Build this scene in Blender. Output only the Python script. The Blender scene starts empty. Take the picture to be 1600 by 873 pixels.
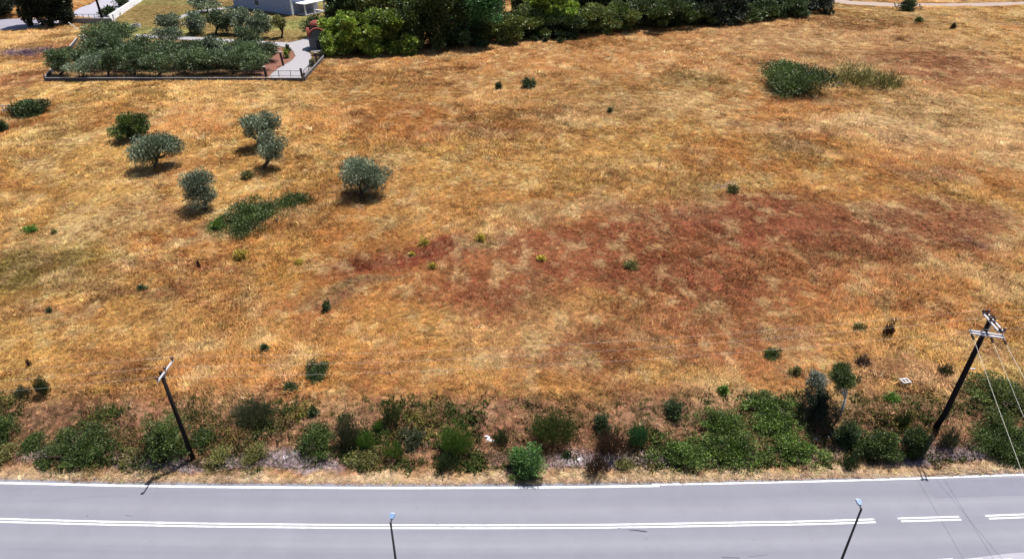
import bpy, math
import numpy as np
from mathutils import Vector
scn = bpy.context.scene
COL = scn.collection
R = math.radians
# ------------------------------------------------------------------ camera, sky, sun, exposure
CAM_H, PITCH, FPX = 38.0, R(31.6), 1080.0
cam_d = bpy.data.cameras.new('camera'); cam = bpy.data.objects.new('camera', cam_d); COL.objects.link(cam)
cam.location = (0, 0, CAM_H); cam.rotation_euler = (math.pi/2 - PITCH, 0, 0)
cam_d.sensor_width = 36; cam_d.lens = FPX/1600*36; cam_d.clip_start = .5; cam_d.clip_end = 5000
scn.camera = cam
SUN_EL, SUN_AZ = R(69.5), R(48)          # azimuth measured from +Y towards +X
w = bpy.data.worlds.new('World'); scn.world = w; w.use_nodes = True
nt = w.node_tree; bg = nt.nodes['Background']; sky = nt.nodes.new('ShaderNodeTexSky')
sky.sky_type = 'NISHITA'; sky.sun_disc = False; sky.sun_elevation = SUN_EL; sky.sun_rotation = SUN_AZ
nt.links.new(sky.outputs[0], bg.inputs[0]); bg.inputs[1].default_value = .075
sl = bpy.data.lights.new('sun', 'SUN'); sl.energy = 5.0; sl.angle = R(.5); sl.color = (1, .95, .88)
sun = bpy.data.objects.new('sun', sl); COL.objects.link(sun)
S = Vector((math.sin(SUN_AZ)*math.cos(SUN_EL), math.cos(SUN_AZ)*math.cos(SUN_EL), math.sin(SUN_EL)))
sun.rotation_euler = (-S).to_track_quat('-Z', 'Y').to_euler(); sun.location = S*120
vs = scn.view_settings; vs.view_transform = 'Standard'; vs.look = 'None'; vs.gamma = 1; vs.exposure = .9
vs.use_curve_mapping = False
try: scn.cycles.transparent_max_bounces = 8; scn.cycles.max_bounces = 6
except Exception: pass
GAIN = 2.68      # radiance of a white sunlit sheet at this exposure: target display colour / GAIN = base colour
rng = np.random.default_rng(7)
def lin(c):
    c = np.asarray(c, float)/255
    return np.where(c <= .04045, c/12.92, ((c+.055)/1.055)**2.4)
def A(*c): return lin(c)/GAIN
# ------------------------------------------------------------------ noise
def _h(i, j, s):
    n = (i.astype(np.int64)*374761393 + j.astype(np.int64)*668265263 + s*1442695041) & 0x7fffffff
    n = ((n ^ (n >> 13))*1274126177) & 0x7fffffff
    return ((n ^ (n >> 16)) & 0xffff)/65535.
def vn(x, y, s=0):
    i = np.floor(x); j = np.floor(y); u = x-i; v = y-j
    u = u*u*(3-2*u); v = v*v*(3-2*v)
    a, b, c, d = _h(i, j, s), _h(i+1, j, s), _h(i, j+1, s), _h(i+1, j+1, s)
    return a*(1-u)*(1-v)+b*u*(1-v)+c*(1-u)*v+d*u*v
def fbm(x, y, o=4, s=0):
    x = np.asarray(x, float); y = np.asarray(y, float); t = 0; a = .5; n = 0
    for k in range(o):
        t = t+a*vn(x, y, s+k*17); n += a; a *= .55; x = x*2.03+11.3; y = y*2.03+5.7
    return t/n
def sst(a, b, x):
    t = np.clip((x-a)/(b-a), 0, 1); return t*t*(3-2*t)
# ------------------------------------------------------------------ from the photograph's measurements to the site plan
def ray(px, py):
    r = (np.asarray(px, float)-800)/FPX; d = (np.asarray(py, float)-436.5)/FPX
    return r, math.cos(PITCH)-d*math.sin(PITCH), -(math.sin(PITCH)+d*math.cos(PITCH))
def plane(px, py, z=0.):
    r, f, u = ray(px, py); t = (z-CAM_H)/u
    return r*t, f*t
_ex, _ey = plane([0, 250, 500, 700, 1000, 1300, 1600], [753, 757.5, 760, 760.5, 758, 751.5, 742])
_cx, _cy = plane([0, 250, 500, 800, 1000, 1200, 1365, 1600], [812, 817.5, 821, 822.5, 820.5, 816.5, 812, 805.5])
PE = np.polyfit(_ex, _ey, 2); PC = np.polyfit(_cx, _cy, 2)
def edge(x):
    x = np.asarray(x, float); xc = np.clip(x, -60, 60)
    return np.polyval(PE, xc)+(x-xc)*np.polyval(np.polyder(PE), xc)
def mid(x):
    x = np.asarray(x, float); xc = np.clip(x, -60, 60)
    return np.polyval(PC, xc)+(x-xc)*np.polyval(np.polyder(PC), xc)
FLAT = 1.15
def H(x, y):
    x = np.asarray(x, float); y = np.asarray(y, float)
    d = y-edge(x)
    n = fbm(x*.9, y*.9, 3, 3)-.5
    verge = sst(.05, .45, d+n*.25)*.10-.05 + sst(.3, 1.2, d)*n*.1
    bank = sst(1.3, 6.5, d+2.5*(fbm(x*.16, y*.16, 3, 9)-.5))*(FLAT-.1)
    bump = sst(1., 3, d)*(1-sst(9, 14, d))*(fbm(x*.55, y*.55, 3, 21)-.5)*.9
    fade = sst(6, 14, d)*(1-sst(112, 126, y))
    field = fade*((fbm(x*.03, y*.03, 3, 31)-.5)*1.6+(fbm(x*.22, y*.22, 3, 41)-.5)*.5)
    near = mid(x)-(y)
    return np.where(near > 0, -.05, verge+bank+bump+field)+.0
def G(px, py, dz=0.):
    z = np.zeros_like(np.asarray(px, float))
    for _ in range(12):
        x, y = plane(px, py, z+dz); z = .5*z+.5*H(x, y)
    x, y = plane(px, py, z+dz)
    return np.array([x, y, z+0*x]).T
def at_depth(px, py, Y):
    r, f, u = ray(px, py); t = Y/f
    return np.array([r*t, Y, CAM_H+u*t])
def mpp(p):    # metres per photo pixel at a point
    d = p[1]*math.cos(PITCH)+(CAM_H-p[2])*math.sin(PITCH)
    return d/FPX
# ------------------------------------------------------------------ object helpers
def tag(o, label, cat, group=None, kind=None):
    if label: o['label'] = label
    if cat: o['category'] = cat
    if group: o['group'] = group
    if kind: o['kind'] = kind
    return o
def empty(name, loc, label, cat, group=None):
    o = bpy.data.objects.new(name, None); COL.objects.link(o); o.location = tuple(loc); o.empty_display_size = .3
    return tag(o, label, cat, group)
class MB:
    def __init__(s): s.v = []; s.f = []; s.c = []; s.n = 0
    def add(s, v, f, c=(1, 1, 1)):
        v = np.asarray(v, float); k = s.n
        s.v.append(v); s.f += [tuple(int(i)+k for i in q) for q in f]
        c = np.asarray(c, float); s.c.append(np.tile(c, (len(v), 1)) if c.ndim == 1 else c); s.n += len(v)
        return s
    def box(s, c, size, rz=0, col=(1, 1, 1), taper=1):
        x, y, z = np.asarray(size)/2.
        v = np.array([[-x, -y, -z], [x, -y, -z], [x, y, -z], [-x, y, -z], [-x*taper, -y*taper, z], [x*taper, -y*taper, z], [x*taper, y*taper, z], [-x*taper, y*taper, z]])
        ca, sa = math.cos(rz), math.sin(rz)
        v = np.c_[v[:, 0]*ca-v[:, 1]*sa, v[:, 0]*sa+v[:, 1]*ca, v[:, 2]]+np.asarray(c)
        return s.add(v, [(3, 2, 1, 0), (4, 5, 6, 7), (0, 1, 5, 4), (1, 2, 6, 5), (2, 3, 7, 6), (3, 0, 4, 7)], col)
    def bar(s, a, b, wd, ht, col=(1, 1, 1)):     # rectangular beam from a to b
        a = Vector(a); b = Vector(b); d = (b-a).normalized()
        up = Vector((0, 0, 1)) if abs(d.z) < .9 else Vector((0, 1, 0))
        sd = d.cross(up).normalized(); up = sd.cross(d)
        v = [p+sd*i*wd/2+up*j*ht/2 for p in (a, b) for i, j in ((-1, -1), (1, -1), (1, 1), (-1, 1))]
        return s.add([tuple(q) for q in v], [(0, 1, 2, 3), (7, 6, 5, 4), (0, 4, 5, 1), (1, 5, 6, 2), (2, 6, 7, 3), (3, 7, 4, 0)], col)
    def tube(s, pts, rad, seg=8, col=(1, 1, 1)):
        pts = [Vector(p) for p in pts]
        if np.isscalar(rad): rad = [rad]*len(pts)
        V = []; F = []; pr = None
        for i, p in enumerate(pts):
            d = (pts[min(i+1, len(pts)-1)]-pts[max(i-1, 0)]).normalized()
            if pr is None: pr = d.orthogonal().normalized()
            pr = (pr-d*pr.dot(d)).normalized(); q = d.cross(pr)
            for k in range(seg):
                a = 2*math.pi*k/seg; V.append(tuple(p+(pr*math.cos(a)+q*math.sin(a))*rad[i]))
        for i in range(len(pts)-1):
            for k in range(seg):
                F.append((i*seg+k, i*seg+(k+1) % seg, (i+1)*seg+(k+1) % seg, (i+1)*seg+k))
        F.append(tuple(range(seg))[::-1]); F.append(tuple((len(pts)-1)*seg+k for k in range(seg)))
        return s.add(V, F, col)
    def build(s, name, mat, parent=None, smooth=False, origin=None):
        v = np.concatenate(s.v)
        if parent is not None:
            q = parent
            while q is not None: v = v-np.array(q.matrix_basis.translation); q = q.parent
        elif origin is not None: v = v-np.asarray(origin)
        me = bpy.data.meshes.new(name); me.from_pydata(v.tolist(), [], s.f); me.update()
        a = me.attributes.new('Col', 'FLOAT_COLOR', 'POINT')
        c = np.ones((len(v), 4), np.float32); c[:, :3] = np.concatenate(s.c); a.data.foreach_set('color', c.ravel())
        if smooth: me.polygons.foreach_set('use_smooth', np.ones(len(me.polygons), bool))
        me.materials.append(mat); o = bpy.data.objects.new(name, me); COL.objects.link(o)
        if parent is not None: o.parent = parent
        elif origin is not None: o.location = tuple(origin)
        return o
# ------------------------------------------------------------------ materials
def mat(name, color=(.5, .5, .5), rough=.8, spec=.3, var=0, vscale=3., bump=0, bscale=20., attr=False, transl=0, metal=0, stretch=None, var2=None):
    m = bpy.data.materials.new(name); m.use_nodes = True; n = m.node_tree.nodes; L = m.node_tree.links
    b = n['Principled BSDF']; b.inputs['Roughness'].default_value = rough; b.inputs['Metallic'].default_value = metal
    b.inputs['Specular IOR Level'].default_value = spec
    if attr:
        a = n.new('ShaderNodeAttribute'); a.attribute_name = 'Col'; src = a.outputs['Color']
    else:
        rgb = n.new('ShaderNodeRGB'); rgb.outputs[0].default_value = (*color, 1); src = rgb.outputs[0]
    tc = n.new('ShaderNodeTexCoord'); mp = n.new('ShaderNodeMapping'); L.new(tc.outputs['Object'], mp.inputs[0])
    if stretch: mp.inputs['Scale'].default_value = stretch
    if var:
        t = n.new('ShaderNodeTexNoise'); t.inputs['Scale'].default_value = vscale; t.inputs['Detail'].default_value = 6; t.inputs['Roughness'].default_value = .65
        L.new(mp.outputs[0], t.inputs['Vector'])
        mr = n.new('ShaderNodeMapRange'); mr.inputs[1].default_value = .25; mr.inputs[2].default_value = .75; mr.inputs[3].default_value = 1-var; mr.inputs[4].default_value = 1+var
        L.new(t.outputs[0], mr.inputs[0])
        mx = n.new('ShaderNodeMix'); mx.data_type = 'RGBA'; mx.blend_type = 'MULTIPLY'; mx.inputs[0].default_value = 1
        L.new(src, mx.inputs[6]); L.new(mr.outputs[0], mx.inputs[7]); src = mx.outputs[2]
    L.new(src, b.inputs['Base Color'])
    if bump:
        t2 = n.new('ShaderNodeTexNoise'); t2.inputs['Scale'].default_value = bscale; t2.inputs['Detail'].default_value = 5
        L.new(tc.outputs['Object'], t2.inputs['Vector'])
        bp = n.new('ShaderNodeBump'); bp.inputs['Strength'].default_value = bump; bp.inputs['Distance'].default_value = .1
        L.new(t2.outputs[0], bp.inputs['Height']); L.new(bp.outputs[0], b.inputs['Normal'])
    if transl:
        tr = n.new('ShaderNodeBsdfTranslucent'); L.new(src, tr.inputs[0]); ms = n.new('ShaderNodeMixShader'); ms.inputs[0].default_value = transl
        L.new(b.outputs[0], ms.inputs[1]); L.new(tr.outputs[0], ms.inputs[2]); L.new(ms.outputs[0], n['Material Output'].inputs[0])
    return m
M_leaf = mat('leaf', attr=True, rough=.5, spec=.35, transl=.22)
M_olive = mat('olive_leaf', attr=True, rough=.45, spec=.4, transl=.12)
M_bark = mat('bark', (.075, .055, .042), .95, .1, var=.4, vscale=6, bump=.6)
M_palebark = mat('pale_bark', (.42, .38, .33), .9, .1, var=.3, vscale=6)
M_polewood = mat('creosoted_wood', (.012, .009, .009), .9, .1, var=.4, vscale=8, stretch=(6, 6, .4))
M_galv = mat('galvanised_steel', (.50, .50, .55), .45, .5, metal=.3, var=.15)
M_dark = mat('dark_metal', (.02, .02, .024), .6, .4)
M_insul = mat('brown_glazed_insulator', (.06, .022, .015), .25, .5)
M_wire = mat('aluminium_conductor', (.62, .60, .56), .5, .5)
M_lamp = mat('sky_tinted_lamp_housing', (.09, .16, .30), .55, .4)  # blue of the reflected sky is put into the base colour
M_lens = mat('lamp_glass', (.5, .52, .55), .2, .6)
M_chalk = mat('chalky_stone', (.5, .49, .5), .95, .1, var=.3, vscale=5, bump=.5, bscale=10)
M_white = mat('white_paint', (.72, .72, .74), .7, .3, var=.12, vscale=.6)
M_conc = mat('pale_concrete', (.36, .35, .35), .9, .2, var=.2, vscale=.8, bump=.2)
M_wallcon = mat('shade_dark_concrete', (.07, .068, .07), .95, .1, var=.3, vscale=1.2, bump=.4)  # base colour darkened to carry the shadow on the wall face
M_render = mat('shade_blue_render', (.27, .30, .42), .9, .2, var=.08, vscale=.5)  # white wall; the lavender-blue of its shaded side is put into the base colour
M_glass = mat('dark_window_glass', (.02, .025, .035), .12, .6)
M_frame = mat('window_frame', (.30, .30, .32), .6, .3)
M_stone = mat('chapel_stone', (.16, .15, .16), .95, .1, var=.35, vscale=3, bump=.6, bscale=6)
M_rock = mat('pale_limestone', (.36, .35, .34), .9, .2, var=.3, vscale=4, bump=.5, bscale=8)
M_wood = mat('dark_stained_wood', (.03, .018, .014), .8, .2, var=.3)
M_soilpot = mat('dark_soil', (.03, .022, .018), 1, 0)
M_plastic = mat('white_plastic', (.45, .45, .45), .5, .4)
def tilemat():
    m = mat('red_roof_tile', (.24, .06, .045), .85, .2, var=.3, vscale=4)
    n = m.node_tree.nodes; L = m.node_tree.links
    tc = n.new('ShaderNodeTexCoord'); wv = n.new('ShaderNodeTexWave'); wv.inputs['Scale'].default_value = 2.4; wv.bands_direction = 'X'
    L.new(tc.outputs['Object'], wv.inputs[0]); bp = n.new('ShaderNodeBump'); bp.inputs['Distance'].default_value = .08
    L.new(wv.outputs['Fac'], bp.inputs['Height']); L.new(bp.outputs[0], n['Principled BSDF'].inputs['Normal'])
    return m
M_tile = tilemat()
# ------------------------------------------------------------------ field colours (grass and soil tones laid out on the ground plan)
def inpoly(x, y, P):
    ins = np.zeros(np.shape(x), bool); n = len(P)
    for i in range(n):
        x1, y1 = P[i]; x2, y2 = P[(i+1) % n]
        c = ((y1 > y) != (y2 > y)) & (x < (x2-x1)*(y-y1)/(y2-y1+1e-12)+x1); ins ^= c
    return ins
def flatpoly(pts):     # site-plan outline on the level ground
    p = np.array(pts, float); x, y = plane(p[:, 0], p[:, 1], FLAT); return np.c_[x, y]
# (centre, half size in the survey picture, colour, strength)
PATCH = [
 ((900, 105), (600, 80), (166, 108, 56), .75), ((1400, 95), (280, 85), (152, 108, 62), .75), ((950, 140), (300, 25), (158, 116, 60), .5), ((850, 175), (240, 14), (150, 104, 56), .5), ((1250, 60), (200, 16), (186, 140, 84), .5), ((1040, 160), (120, 20), (190, 150, 90), .5), ((330, 150), (330, 35), (204, 156, 84), .6), ((80, 70), (110, 30), (202, 158, 92), .7),
 ((85, 80), (40, 16), (160, 92, 60), .9), ((30, 130), (45, 25), (150, 88, 52), .8), ((50, 80), (14, 7), (120, 92, 100), 1), ((640, 190), (110, 35), (172, 100, 46), .6),
 ((760, 210), (120, 12), (140, 84, 56), .7), ((560, 180), (90, 40), (178, 112, 50), .5), ((1480, 105), (120, 30), (150, 88, 58), .5), ((1520, 215), (130, 60), (196, 156, 100), .6), ((1330, 205), (200, 20), (200, 158, 104), .5),
 ((840, 255), (170, 45), (198, 146, 76), .65), ((1060, 280), (110, 40), (190, 140, 76), .5), ((1130, 296), (22, 5), (196, 170, 150), 1), ((1130, 298), (110, 12), (204, 164, 96), .6),
 ((150, 260), (150, 60), (186, 140, 72), .5), ((70, 210), (60, 40), (200, 164, 92), .6), ((290, 190), (50, 25), (176, 108, 54), .5), ((250, 330), (100, 30), (178, 118, 60), .5),
 ((300, 265), (60, 30), (176, 110, 56), .5), ((600, 290), (70, 50), (190, 130, 66), .5), ((690, 330), (130, 30), (190, 142, 74), .4),
 ((830, 335), (80, 22), (160, 130, 80), .55), ((960, 326), (80, 16), (160, 132, 86), .6), ((1270, 240), (40, 16), (136, 112, 76), .6), ((1440, 280), (60, 14), (140, 104, 72), .5),
 ((640, 398), (95, 30), (130, 60, 36), .95), ((700, 385), (90, 22), (136, 66, 42), .6), ((860, 410), (150, 45), (138, 74, 44), .75), ((760, 465), (90, 30), (134, 68, 42), .8), ((690, 490), (90, 20), (150, 86, 52), .5),
 ((920, 372), (110, 22), (136, 66, 40), .6), ((1000, 440), (130, 45), (136, 74, 44), .75), ((1080, 365), (150, 45), (138, 74, 46), .7), ((1120, 440), (110, 45), (146, 84, 52), .65), ((1080, 510), (90, 45), (150, 86, 52), .65), ((930, 565), (50, 40), (152, 84, 44), .65),
 ((1180, 340), (120, 30), (134, 72, 46), .65), ((1300, 360), (170, 40), (140, 80, 50), .65), ((1360, 320), (110, 16), (132, 72, 48), .6), ((1500, 350), (120, 35), (140, 82, 52), .6), ((1560, 395), (90, 28), (138, 84, 60), .5), ((1410, 400), (110, 40), (158, 104, 66), .6), ((1545, 395), (28, 14), (110, 84, 74), .7),
 ((1300, 465), (110, 40), (198, 134, 64), .75), ((1480, 450), (120, 40), (184, 132, 72), .5), ((1200, 545), (160, 40), (184, 116, 62), .5), ((1180, 505), (60, 30), (170, 104, 58), .5),
 ((830, 520), (130, 40), (196, 146, 86), .7), ((620, 560), (160, 55), (194, 136, 66), .6), ((800, 580), (200, 30), (188, 134, 78), .4), ((860, 570), (80, 20), (176, 128, 84), .5),
 ((430, 400), (110, 35), (204, 148, 72), .75), ((200, 500), (260, 80), (196, 144, 76), .55), ((50, 425), (100, 38), (140, 118, 52), .9), ((70, 395), (80, 20), (150, 122, 66), .55), ((120, 485), (130, 10), (150, 98, 62), .6), ((240, 470), (120, 10), (160, 108, 64), .5),
 ((590, 440), (75, 14), (134, 112, 72), .75), ((540, 455), (60, 10), (132, 100, 72), .5), ((250, 430), (200, 14), (180, 128, 82), .5), ((60, 530), (80, 40), (204, 150, 72), .5), ((250, 540), (220, 50), (198, 146, 76), .5), ((160, 620), (170, 25), (186, 136, 76), .4),
 ((1500, 560), (60, 20), (210, 166, 104), .6), ((1370, 600), (70, 40), (150, 100, 70), .6), ((1550, 610), (60, 35), (96, 96, 42), .7), ((1460, 610), (16, 14), (200, 140, 96), .8), ((1040, 615), (90, 25), (180, 118, 72), .5),
 ((1500, 690), (50, 30), (160, 108, 66), .5), ((420, 665), (60, 30), (136, 84, 54), .7), ((790, 640), (80, 18), (150, 100, 66), .6),
 ((1150, 430), (330, 110), (158, 92, 56), .55), ((1450, 370), (230, 60), (152, 92, 58), .5), ((800, 440), (200, 60), (158, 94, 56), .45), ((1000, 540), (160, 40), (160, 96, 58), .5), ((1350, 122), (52, 20), (116, 114, 56), .8), ((1100, 130), (60, 18), (150, 124, 68), .5), ((320, 352), (30, 8), (110, 90, 46), .5), ((555, 312), (34, 12), (150, 100, 60), .4), ((400, 240), (22, 14), (140, 96, 50), .6), ((1480, 30), (160, 14), (150, 116, 62), .5),  # includes some darker ellipses near the olive trees
]
_P = []
for c, r, col, s in PATCH:
    p = G(*c); px_ = G(c[0]+r[0], c[1]); pt = G(c[0], c[1]-r[1]); pb = G(c[0], c[1]+r[1])
    _P.append((p[0], (pt[1]+pb[1])/2, abs(px_[0]-p[0]), abs(pt[1]-pb[1])/2, lin(col), s))
POLY_grove = flatpoly([(74, 124), (474, 124), (508, 88), (470, 62), (420, 62), (125, 62)])
POLY_garden = flatpoly([(74, 124), (474, 124), (512, 86), (512, 25), (540, -20), (150, -20), (166, 34), (122, 62)])
POLY_path = flatpoly([(417, 123), (472, 123), (484, 112), (490, 100), (486, 86), (480, 80), (497, 76), (484, 71), (497, 60), (494, 55), (487, 56), (470, 63), (452, 67), (415, 65), (300, 58), (212, 54), (212, 58), (300, 63), (420, 70), (445, 74), (458, 80), (462, 88), (456, 95), (440, 104), (426, 114)])
POLY_soil = flatpoly([(380, 123), (419, 122), (430, 110), (456, 94), (461, 86), (455, 79), (432, 73), (405, 72), (375, 90)])
POLY_yard = flatpoly([(104, 25), (158, 32), (170, 34), (200, 12), (212, -6), (168, -8), (146, 4), (122, 14)])
POLY_drive = flatpoly([(-40, 49), (0, 48), (40, 47), (68, 43), (92, 38), (98, 36), (92, 31), (40, 29), (-40, 31)])
POLY_path2 = flatpoly([(278, 27), (300, 18), (340, 13), (374, 9), (374, 11), (342, 16), (302, 21), (281, 30)])
_tr = [(1240, -14), (1280, -2), (1330, 5), (1400, 8.5), (1500, 8.5), (1600, 6), (1700, 2)]
POLY_track = np.concatenate([flatpoly([(x, y-3) for x, y in _tr]), flatpoly([(x, y+2.6) for x, y in _tr[::-1]])])
HARD = [POLY_path, POLY_yard, POLY_drive, POLY_path2, POLY_track]
def fieldcol(x, y):
    x = np.asarray(x, float); y = np.asarray(y, float)
    gold, pale, oran, rust, gry = lin((198, 148, 76)), lin((218, 182, 116)), lin((178, 112, 54)), lin((134, 70, 44)), lin((146, 122, 76))
    a = fbm(x*.045, y*.045, 4, 101)[..., None]; b = fbm(x*.12, y*.12, 4, 111)[..., None]; e = fbm(x*.5, y*.35, 3, 121)[..., None]
    c = gold+(oran-gold)*sst(.45, .65, a)*.7
    c = c+(pale-c)*sst(.56, .74, b)*.6; c = c+(rust-c)*sst(.6, .8, fbm(x*.1+40, y*.1, 4, 131)[..., None])*.5
    wx = x+(fbm(x*.09, y*.09, 4, 141)-.5)*11+(fbm(x*.4, y*.4, 3, 143)-.5)*3; wy = y+(fbm(x*.09, y*.09, 4, 151)-.5)*13+(fbm(x*.4, y*.4, 3, 153)-.5)*4
    for px, py, rx, ry, col, s in _P:
        d = np.sqrt(((wx-px)/rx)**2+((wy-py)/ry)**2)
        m = (1-sst(.35, 1.4, d))*s; c = c+(col-c)*m[..., None]
    # small scale mottling: tawny, rusty and greyish plants mixed together
    c = c+(rust*.95-c)*(sst(.56, .72, fbm(x*.8, y*.6, 3, 161))*.36)[..., None]
    c = c+(pale-c)*(sst(.55, .72, fbm(x*.65+9, y*.45, 3, 171))*.42)[..., None]
    c = c+(gry-c)*(sst(.62, .76, fbm(x*.3+9, y*.3, 3, 181))*.22)[..., None]
    # roadside bank: reddish earth, and a pale trodden verge
    d = y-edge(x)+2.2*(fbm(x*.3, y*.3, 3, 191)-.5)
    earth = lin((140, 92, 62)) + (lin((176, 128, 92))-lin((140, 92, 62)))*e
    c = c+(earth-c)*((sst(.8, 2.2, d)*(1-sst(6.0, 9.5, d)))*.85)[..., None]
    grav = lin((176, 156, 146))
    m = sst(1.2, 1.9, d)*(1-sst(2.2, 3.2, d))*sst(.45, .6, fbm(x*.12, y*.3, 2, 195)); c = c+(grav-c)*(m*.75)[..., None]
    vg = lin((206, 170, 122)); m = (1-sst(.7, 1.9, d)); c = c+(vg-c)*(m*.9)[..., None]
    m = (1-sst(.05, .5, y-edge(x))); c = c+(lin((150, 126, 112))-c)*(m*.8)[..., None]
    g = inpoly(x, y, POLY_garden); lawn = lin((150, 122, 66))+(lin((150, 140, 72))-lin((150, 122, 66)))*sst(.45, .65, fbm(x*.07, y*.07, 3, 201))[..., None]
    c = np.where(g[..., None], lawn, c)
    c = np.where((inpoly(x, y, POLY_grove))[..., None], lin((142, 108, 66)), c)
    c = np.where(inpoly(x, y, POLY_soil)[..., None], lin((158, 106, 80)), c)
    far = sst(190, 240, y); c = c+(lin((150, 120, 70))-c)*(far*.4)[..., None]
    return c*np.array([1.0, 1.12, 1.50])/GAIN
# ------------------------------------------------------------------ ground sheet
def axis(a, b, st, lo, hi):
    m = np.arange(a, b+st/2, st); k = st*1.35**np.arange(1, 40)
    r = b+np.cumsum(k); r = r[r < hi]; l = a-np.cumsum(k); l = l[l > lo]
    return np.concatenate([[lo], l[::-1], m, r, [hi]])
gx = axis(-175, 175, .6, -1500, 1500)
gy = np.unique(np.round(np.concatenate([axis(20, 60, .3, -600, 61), axis(60.5, 240, .7, 60.2, 2500)]), 4))
X, Y = np.meshgrid(gx, gy); Z = H(X, Y)
me = bpy.data.meshes.new('ground'); nx, ny = len(gx), len(gy)
me.vertices.add(nx*ny); me.vertices.foreach_set('co', np.stack([X, Y, Z], -1).ravel().astype(np.float32))
ii, jj = np.meshgrid(np.arange(nx-1), np.arange(ny-1)); q = (jj*nx+ii).ravel()
F = np.stack([q, q+1, q+1+nx, q+nx], -1).astype(np.int32)
me.loops.add(F.size); me.loops.foreach_set('vertex_index', F.ravel()); me.polygons.add(len(F)); me.polygons.foreach_set('loop_start', np.arange(0, F.size, 4, dtype=np.int32))
me.update(calc_edges=True); me.polygons.foreach_set('use_smooth', np.ones(len(F), bool))
gc = np.ones((nx*ny, 4), np.float32); gc[:, :3] = fieldcol(X.ravel(), Y.ravel())*1.15
me.attributes.new('Col', 'FLOAT_COLOR', 'POINT').data.foreach_set('color', gc.ravel())
M_ground = mat('dry_ground', attr=True, rough=1, spec=.05, var=.35, vscale=3.5, bump=.8, bscale=5)
me.materials.append(M_ground); ground = bpy.data.objects.new('ground', me); COL.objects.link(ground); ground['kind'] = 'structure'
# ------------------------------------------------------------------ road and markings
def strip(name, xs, ya, yb, z, m):
    v = [(x, a, z) for x, a in zip(xs, ya)]+[(x, b, z) for x, b in zip(xs, yb)]; n = len(xs)
    f = [(i, i+1, n+i+1, n+i) for i in range(n-1)]
    o = MB().add(v, f).build(name, m); o['kind'] = 'structure'; return o
def asphalt():
    m = mat('worn_asphalt', attr=True, rough=.85, spec=.3, var=.04, vscale=1., stretch=(.02, .9, 1), bump=.15, bscale=40)
    n = m.node_tree.nodes; L = m.node_tree.links; b = n['Principled BSDF']; src = b.inputs['Base Color'].links[0].from_socket
    tc = n.new('ShaderNodeTexCoord'); t = n.new('ShaderNodeTexNoise'); t.inputs['Scale'].default_value = .35; t.inputs['Detail'].default_value = 8; t.inputs['Roughness'].default_value = .75
    L.new(tc.outputs['Object'], t.inputs[0]); mr = n.new('ShaderNodeMapRange'); mr.inputs[1].default_value = .3; mr.inputs[2].default_value = .7; mr.inputs[3].default_value = .93; mr.inputs[4].default_value = 1.06
    L.new(t.outputs[0], mr.inputs[0]); mx = n.new('ShaderNodeMix'); mx.data_type = 'RGBA'; mx.blend_type = 'MULTIPLY'; mx.inputs[0].default_value = 1
    L.new(src, mx.inputs[6]); L.new(mr.outputs[0], mx.inputs[7])
    vo = n.new('ShaderNodeTexNoise'); vo.inputs['Scale'].default_value = 1.3; vo.inputs['Detail'].default_value = 3; L.new(tc.outputs['Object'], vo.inputs[0])
    m2 = n.new('ShaderNodeMapRange'); m2.inputs[1].default_value = .70; m2.inputs[2].default_value = .76; m2.inputs[3].default_value = 1; m2.inputs[4].default_value = .9; L.new(vo.outputs[0], m2.inputs[0])
    mx2 = n.new('ShaderNodeMix'); mx2.data_type = 'RGBA'; mx2.blend_type = 'MULTIPLY'; mx2.inputs[0].default_value = 1
    L.new(mx.outputs[2], mx2.inputs[6]); L.new(m2.outputs[0], mx2.inputs[7]); L.new(mx2.outputs[2], b.inputs['Base Color'])
    return m
M_asph = asphalt()
M_patch = mat('newer_asphalt', A(160, 160, 178), .85, .3, var=.08, vscale=.8, bump=.15, bscale=40)
M_line = mat('road_paint', (.5, .5, .5), .7, .3, var=.42, vscale=1.9)
M_crack = mat('bitumen_crack', A(136, 137, 154), .8, .2)
xs = np.linspace(-260, 260, 521)
wl = edge(xs)-mid(xs)                       # lane width
near_e = mid(xs)-wl-.1
lat = np.concatenate([np.linspace(-.08, .04, 3), np.linspace(.05, 2.3, 46)]); LX, LT = np.meshgrid(xs, lat); RY = edge(LX)+.0-(edge(LX)-mid(LX))*LT
bn = lambda c_, w_: np.exp(-((LT-c_)/w_)**2)
lum = 1+.10*bn(.62, .13)-.06*bn(.3, .2)+.08*bn(1.42, .16)-.05*bn(1.75, .15)+(fbm(LX*.02, LT*9, 3, 501)-.5)*.14+(fbm(LX*.10, LT*4, 3, 505)-.5)*.06
warm = .6*bn(.62, .15)+.6*bn(1.4, .18); rc = A(167, 168, 183)[None, None]*lum[..., None]*(1+warm[..., None]*np.array([.03, .02, -.05])); nX = len(xs)
rm = MB().add(np.stack([LX, RY, 0*LX], -1).reshape(-1, 3), [(k*nX+i, (k+1)*nX+i, (k+1)*nX+i+1, k*nX+i+1) for k in range(len(lat)-1) for i in range(nX-1)], rc.reshape(-1, 3)).build('road', M_asph); rm['kind'] = 'structure'
def pm(a, b): return np.linspace(a, b, max(2, int((b-a)/.8)))
def wob(x, s): return (fbm(x*.15, x*0, 2, s)-.5)*.05
def xat(px, py): return float(plane(px, py)[0])
xj = xat(1030, 757)
xa = pm(-260, xj); strip('edge_line', xa, edge(xa)-.16+wob(xa, 5), edge(xa)+.03+wob(xa, 5), .004, M_line)
xa = pm(xj-.5, 260); strip('edge_line', xa, edge(xa)+.02+wob(xa, 6)-.04, edge(xa)+.17+wob(xa, 6)-.04, .006, M_line)
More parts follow.
